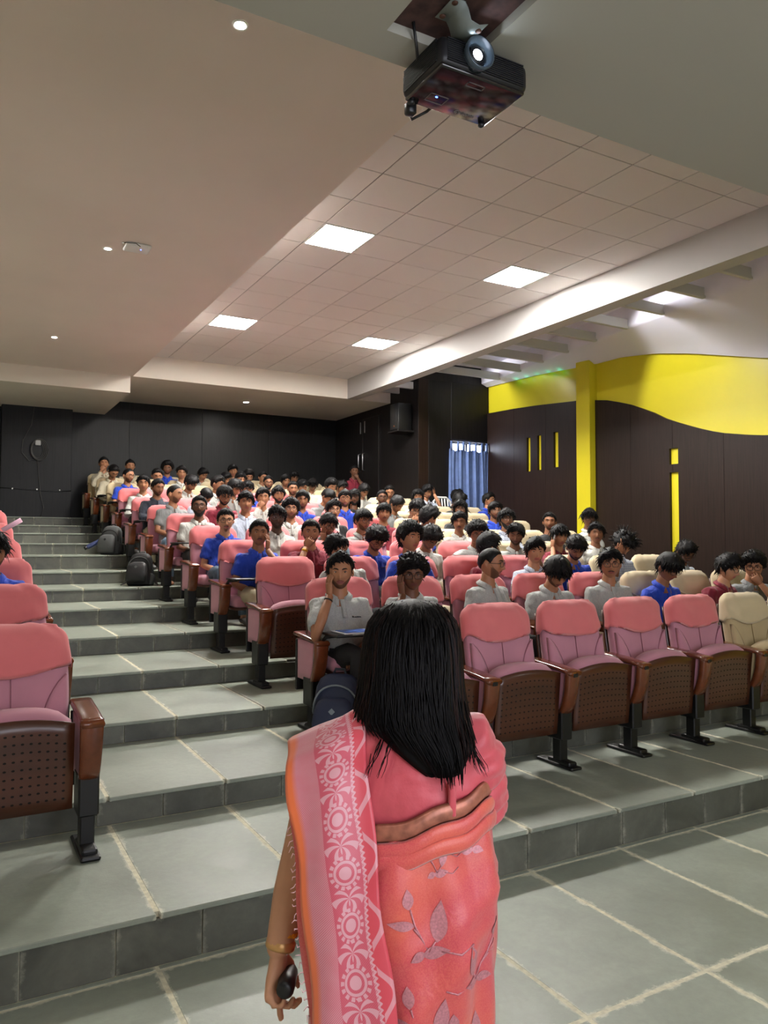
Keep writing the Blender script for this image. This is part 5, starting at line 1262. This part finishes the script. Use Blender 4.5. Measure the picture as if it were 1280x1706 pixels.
# gold border band and rolled waist pleats wrapping diagonally over the lower back
def wrap(zc, hw_, off, slope):
    rows = []
    for dz in np.linspace(-1, 1, 7):
        rows.append([np.array((.040 + (.158 + off + .006*(1 - dz*dz))*math.cos(a), (.116 + off + .006*(1 - dz*dz))*math.sin(a), zc + slope*math.cos(a) + hw_*dz + .004*math.sin(9*a))) for a in np.linspace(0, 2*math.pi, 65)])
    return rows
mb = MB(); mb.grid(wrap(1.084, .017, .013, .05), thick=np.array((0, 0, .001))); ob('sari_border', mb, M_BAND, wm)
for k, (zc, of) in enumerate(((1.052, .017), (1.030, .020))):
    mb = MB(); mb.grid(wrap(zc, .016, of, .05 - .008*k), thick=np.array((0, 0, .001))); ob('waist_pleat', mb, M_SAREE, wm)
# woven leaf sprays
def leaf2d(cx, cz, L, w_, ang, n=9):
    top = [(L*t_, w_*math.sin(math.pi*t_**.8)) for t_ in np.linspace(0, 1, n)]; pts = top + [(x, -y) for x, y in reversed(top[1:-1])]
    ca, sa = math.cos(ang), math.sin(ang); return [(cx + x*ca - y*sa, cz + x*sa + y*ca) for x, y in pts]
def on_skirt(x, z, off=.0012):
    w_ = float(np.interp(z, [q[0] for q in SW], [q[1] for q in SW])); c_ = max(-.985, min(.985, (x - .034)/w_)); a = -math.acos(c_); return skirt(a, z, off)
def spray(x, z, s=1.0, flip=1):
    mb = MB()
    for (lx, lz, L, w_, ang) in ((.012, .014, .062, .012, 82), (-.032, .066, .032, .009, 96), (-.022, .040, .045, .008, 172), (-.010, -.004, .042, .011, 8), (-.006, .0, .026, .009, 205)):
        pts = leaf2d(0, 0, L*s, w_*s, R(ang)); pts = [(x + flip*(px_ + lx*s), z + pz_ + lz*s) for px_, pz_ in pts]
        V = [on_skirt(*q) for q in pts]; n = len(V); c_ = on_skirt(sum(q[0] for q in pts)/n, sum(q[1] for q in pts)/n); mb.add(V + [c_], [(i, (i+1) % n, n) for i in range(n)])
    for path in (((.0, .0), (-.012, .022), (-.022, .04), (-.03, .066)), ((-.012, .022), (-.024, .036)), ((.0, .0), (.01, .016)), ((.02, .0), (.045, -.006), (.065, .004))):
        mb.tube([on_skirt(x + flip*a*s, z + b*s, .001) for a, b in path], .0017*s, 5)
    o = ob('woven_leaf_spray', mb, M_ZARI, wm)
for x, z, s, f in ((.083, .872, 1.15, 1), (.085, .70, 1.2, 1), (.175, .80, 1.0, -1), (.10, 1.0, .6, 1), (.165, 1.02, .6, -1), (.16, .66, 1.0, 1), (.06, .54, 1.1, 1), (.14, .5, 1.0, -1)): spray(x, z, s, f)
# pallu: brocade end over the left shoulder
rowsL = [(-.175, .09, 1.15), (-.182, .045, 1.208), (-.186, -.02, 1.212), (-.184, -.075, 1.185), (-.174, -.118, 1.12), (-.152, -.135, 1.02), (-.140, -.150, .92), (-.126, -.160, .80), (-.115, -.168, .68), (-.104, -.176, .50), (-.10, -.178, .36)]
rowsR = [(-.045, .085, 1.20), (-.045, .045, 1.268), (-.040, -.02, 1.282), (-.036, -.075, 1.255), (-.026, -.115, 1.17), (-.013, -.140, 1.05), (.000, -.156, .94), (.018, -.165, .82), (.036, -.174, .70), (.055, -.180, .52), (.062, -.182, .38)]
tv = np.linspace(0, 1, len(rowsL)); nv, nu = 70, 26; PP = []; UVS = []
for i in range(nv):
    vv = i/(nv-1); a = np.array([np.interp(vv, tv, [q[k] for q in rowsL]) for k in range(3)]); b_ = np.array([np.interp(vv, tv, [q[k] for q in rowsR]) for k in range(3)]); row = []
    for j in range(nu):
        uu = j/(nu-1); q = a*(1-uu) + b_*uu; bulge = .014*math.sin(math.pi*uu)
        cr = .005*math.exp(-((vv - .50 - .03*uu)/.012)**2) + .004*math.exp(-((vv - .62 + .05*uu)/.01)**2) + .004*math.exp(-((vv - .33 - .05*uu)/.012)**2)
        q = q + np.array((.003*math.sin(30*vv + 6*uu), -bulge - cr - .004*math.sin(uu*9 + vv*8), .3*cr)); row.append(q); UVS.append((uu*.15, vv*1.05))
    PP.append(row)
mb = MB(); mb.grid(PP); pl = ob('pallu', mb, pallu_mat(), wm); uvl = pl.data.uv_layers.new(name='UVMap')
for lp in pl.data.loops: uvl.data[lp.index].uv = UVS[lp.vertex_index]
md = pl.modifiers.new('thickness', 'SOLIDIFY'); md.thickness = .004; md.offset = 0
mb = MB()      # second layer of the pallu whose frayed edge shows outside the first
rows = []
for vv in np.linspace(.42, 1, 26):
    a = np.array([np.interp(vv, tv, [q[k] for q in rowsL]) for k in range(3)]); rows.append([a + np.array((-.010 + .005*math.sin(18*vv), .02, 0)), a + np.array((.01, .016, 0)), a + np.array((.06, .012, 0))])
mb.grid(rows, thick=np.array((0, .002, 0))); ob('pallu_underlayer', mb, M_SAREE, wm)
mb = MB()
for k in range(46):
    vv = .44 + .56*k/46; a = np.array([np.interp(vv, tv, [q[j] for q in rowsL]) for j in range(3)]) + np.array((-.010 + .005*math.sin(18*vv), .02, 0)); r_ = rng.uniform
    mb.tube([a, a + np.array((-.004 + r_(-.002, .002), -.002, r_(-.006, .004))), a + np.array((-.007 + r_(-.003, .003), -.003, r_(-.012, .006)))], [.0012, .001, .0005], 4)
o = ob('fringe_threads', mb, mat('pale pink thread', (240, 196, 200), .7), wm); o['kind'] = 'stuff'
# hair: dense shell plus several hundred hanging strands
HR = ((1.489, .060, .02, .012, .012), (1.483, .060, .02, .042, .045), (1.466, .060, .02, .070, .078), (1.435, .058, .02, .088, .098), (1.39, .057, .018, .095, .106), (1.34, .056, .010, .097, .105), (1.30, .056, .0, .099, .097), (1.26, .058, -.03, .100, .080), (1.225, .080, -.062, .084, .058), (1.195, .098, -.088, .060, .040), (1.165, .110, -.104, .022, .018))
def hr(z, a, off=0.0):
    zz = [q[0] for q in HR][::-1]; g = [float(np.interp(z, zz, [q[k] for q in HR][::-1])) for k in (1, 2, 3, 4)]
    return np.array((g[0] + (g[2] + off)*math.cos(a), g[1] + (g[3] + off)*math.sin(a), z))
mb = MB(); mb.loft([[hr(z, 2*math.pi*k/48, .0025*math.sin(k*2.3 + z*30) + .002*math.sin(k*5.1)) for k in range(48)] for z in [1.489, 1.483, 1.47, 1.455, 1.435, 1.41, 1.38, 1.35, 1.32, 1.29, 1.26, 1.24, 1.22, 1.2, 1.185, 1.174]])
M_WHAIR = mat('long black hair', (9, 7, 8), .5, var=(90, .4), bump=(160, .3, .003), stretch=(1, 1, .08), spec=.12); M_WHAIR2 = mat('dark auburn hair', (30, 15, 13), .5, var=(90, .4), stretch=(1, 1, .08), spec=.15)
ob('hair', mb, M_WHAIR, wm)
ms = MB(); m2 = MB(); r2 = random.Random(4)
for k in range(620):
    a = r2.uniform(-math.pi*1.12, math.pi*.12); side = math.cos(a); zs_ = r2.uniform(1.40, 1.487); dz_end = r2.uniform(1.235, 1.285) - .085*sst(-.75, .35, side)*r2.uniform(.75, 1.05)
    if side > .75: dz_end = r2.uniform(1.19, 1.26)
    off = r2.uniform(-.001, .006); pts = []; da = r2.uniform(-.12, .12); fl = r2.uniform(0, .018)*(1 if side < -.3 else .6)*(1 if side > -.99 else 1)
    for j in range(9):
        tt_ = j/8; z = zs_ + (dz_end - zs_)*tt_; q = hr(max(z, 1.19), a + da*tt_ + .05*math.sin(tt_*5 + k), off); q[2] = z
        q[0] += fl*side*tt_**4; q[1] -= .004*tt_**3; pts.append(q)
    (m2 if (abs(side) > .72 and r2.random() < .55) else ms).tube(pts, [.0008, .0018, .0022, .0023, .0023, .0022, .0018, .0012, .0004], 4)
o = ob('hair_strands', ms, M_WHAIR, wm); o['kind'] = 'stuff'; o = ob('hair_strands_auburn', m2, M_WHAIR2, wm); o['kind'] = 'stuff'
mb = MB()
for k in range(26):
    a0 = hr(1.235, r2.uniform(-2.9, -2.2) if k % 2 else r2.uniform(-.5, .1), .004); q = [a0]
    sx = -1 if k % 2 else 1
    for j in range(5): q.append(q[-1] + np.array((sx*.006*r2.uniform(.2, 1.4), -.006, -.010 - .004*r2.random())))
    mb.tube(q, [.0012, .0012, .001, .0009, .0007, .0003], 4)
o = ob('loose_wisps', mb, M_WHAIR, wm); o['kind'] = 'stuff'
# hand details: remote, bangle, thread, ring
d_ = np.array((-.12, -.05, -1)); d_ /= np.linalg.norm(d_)
rc = WL + d_*.052 + np.array((.024, -.004, 0))
mb = MB(); mb.tube([rc + np.array((.0, -.046, .004)), rc + np.array((0, -.042, .004)), rc + np.array((0, -.01, .002)), rc + np.array((0, .03, -.002)), rc + np.array((0, .05, -.003))], [.010, .0165, .0175, .0165, .010], 16)
o = ob('remote_clicker', mb, M_BLACKP, None, True, (WX, WY, 0), -YAW); tag(o, 'small black remote held in the left fist of the person in the sari', 'remote')
ax = (EL - WL)/np.linalg.norm(EL - WL)
for nm, u_, rad, w_, mm in (('bangle', .012, .0285, .010, mat('beige gold bangle', (206, 160, 104), .35, .6)), ('sacred_thread', .034, .0285, .006, mat('orange yellow thread', (236, 150, 30), .7, var=(120, .5)))):
    c0 = WL + ax*u_; mb = MB(); mb.tube([c0 - ax*w_, c0 - ax*w_*.6, c0 + ax*w_*.6, c0 + ax*w_], [rad*.93, rad*1.03, rad*1.03, rad*.93], 18); ob(nm, mb, mm, wm)
mb = MB(); T_ = -np.cross(d_, np.array((1, -.25, 0))); T_ /= np.linalg.norm(T_); q0 = WL + .94*(d_*.092 + T_*.028); mb.tube([q0 - d_*.003, q0 + d_*.003], [.0105, .0105], 12); ob('finger_ring', mb, mat('yellow gold', (230, 180, 70), .25, .9), wm)
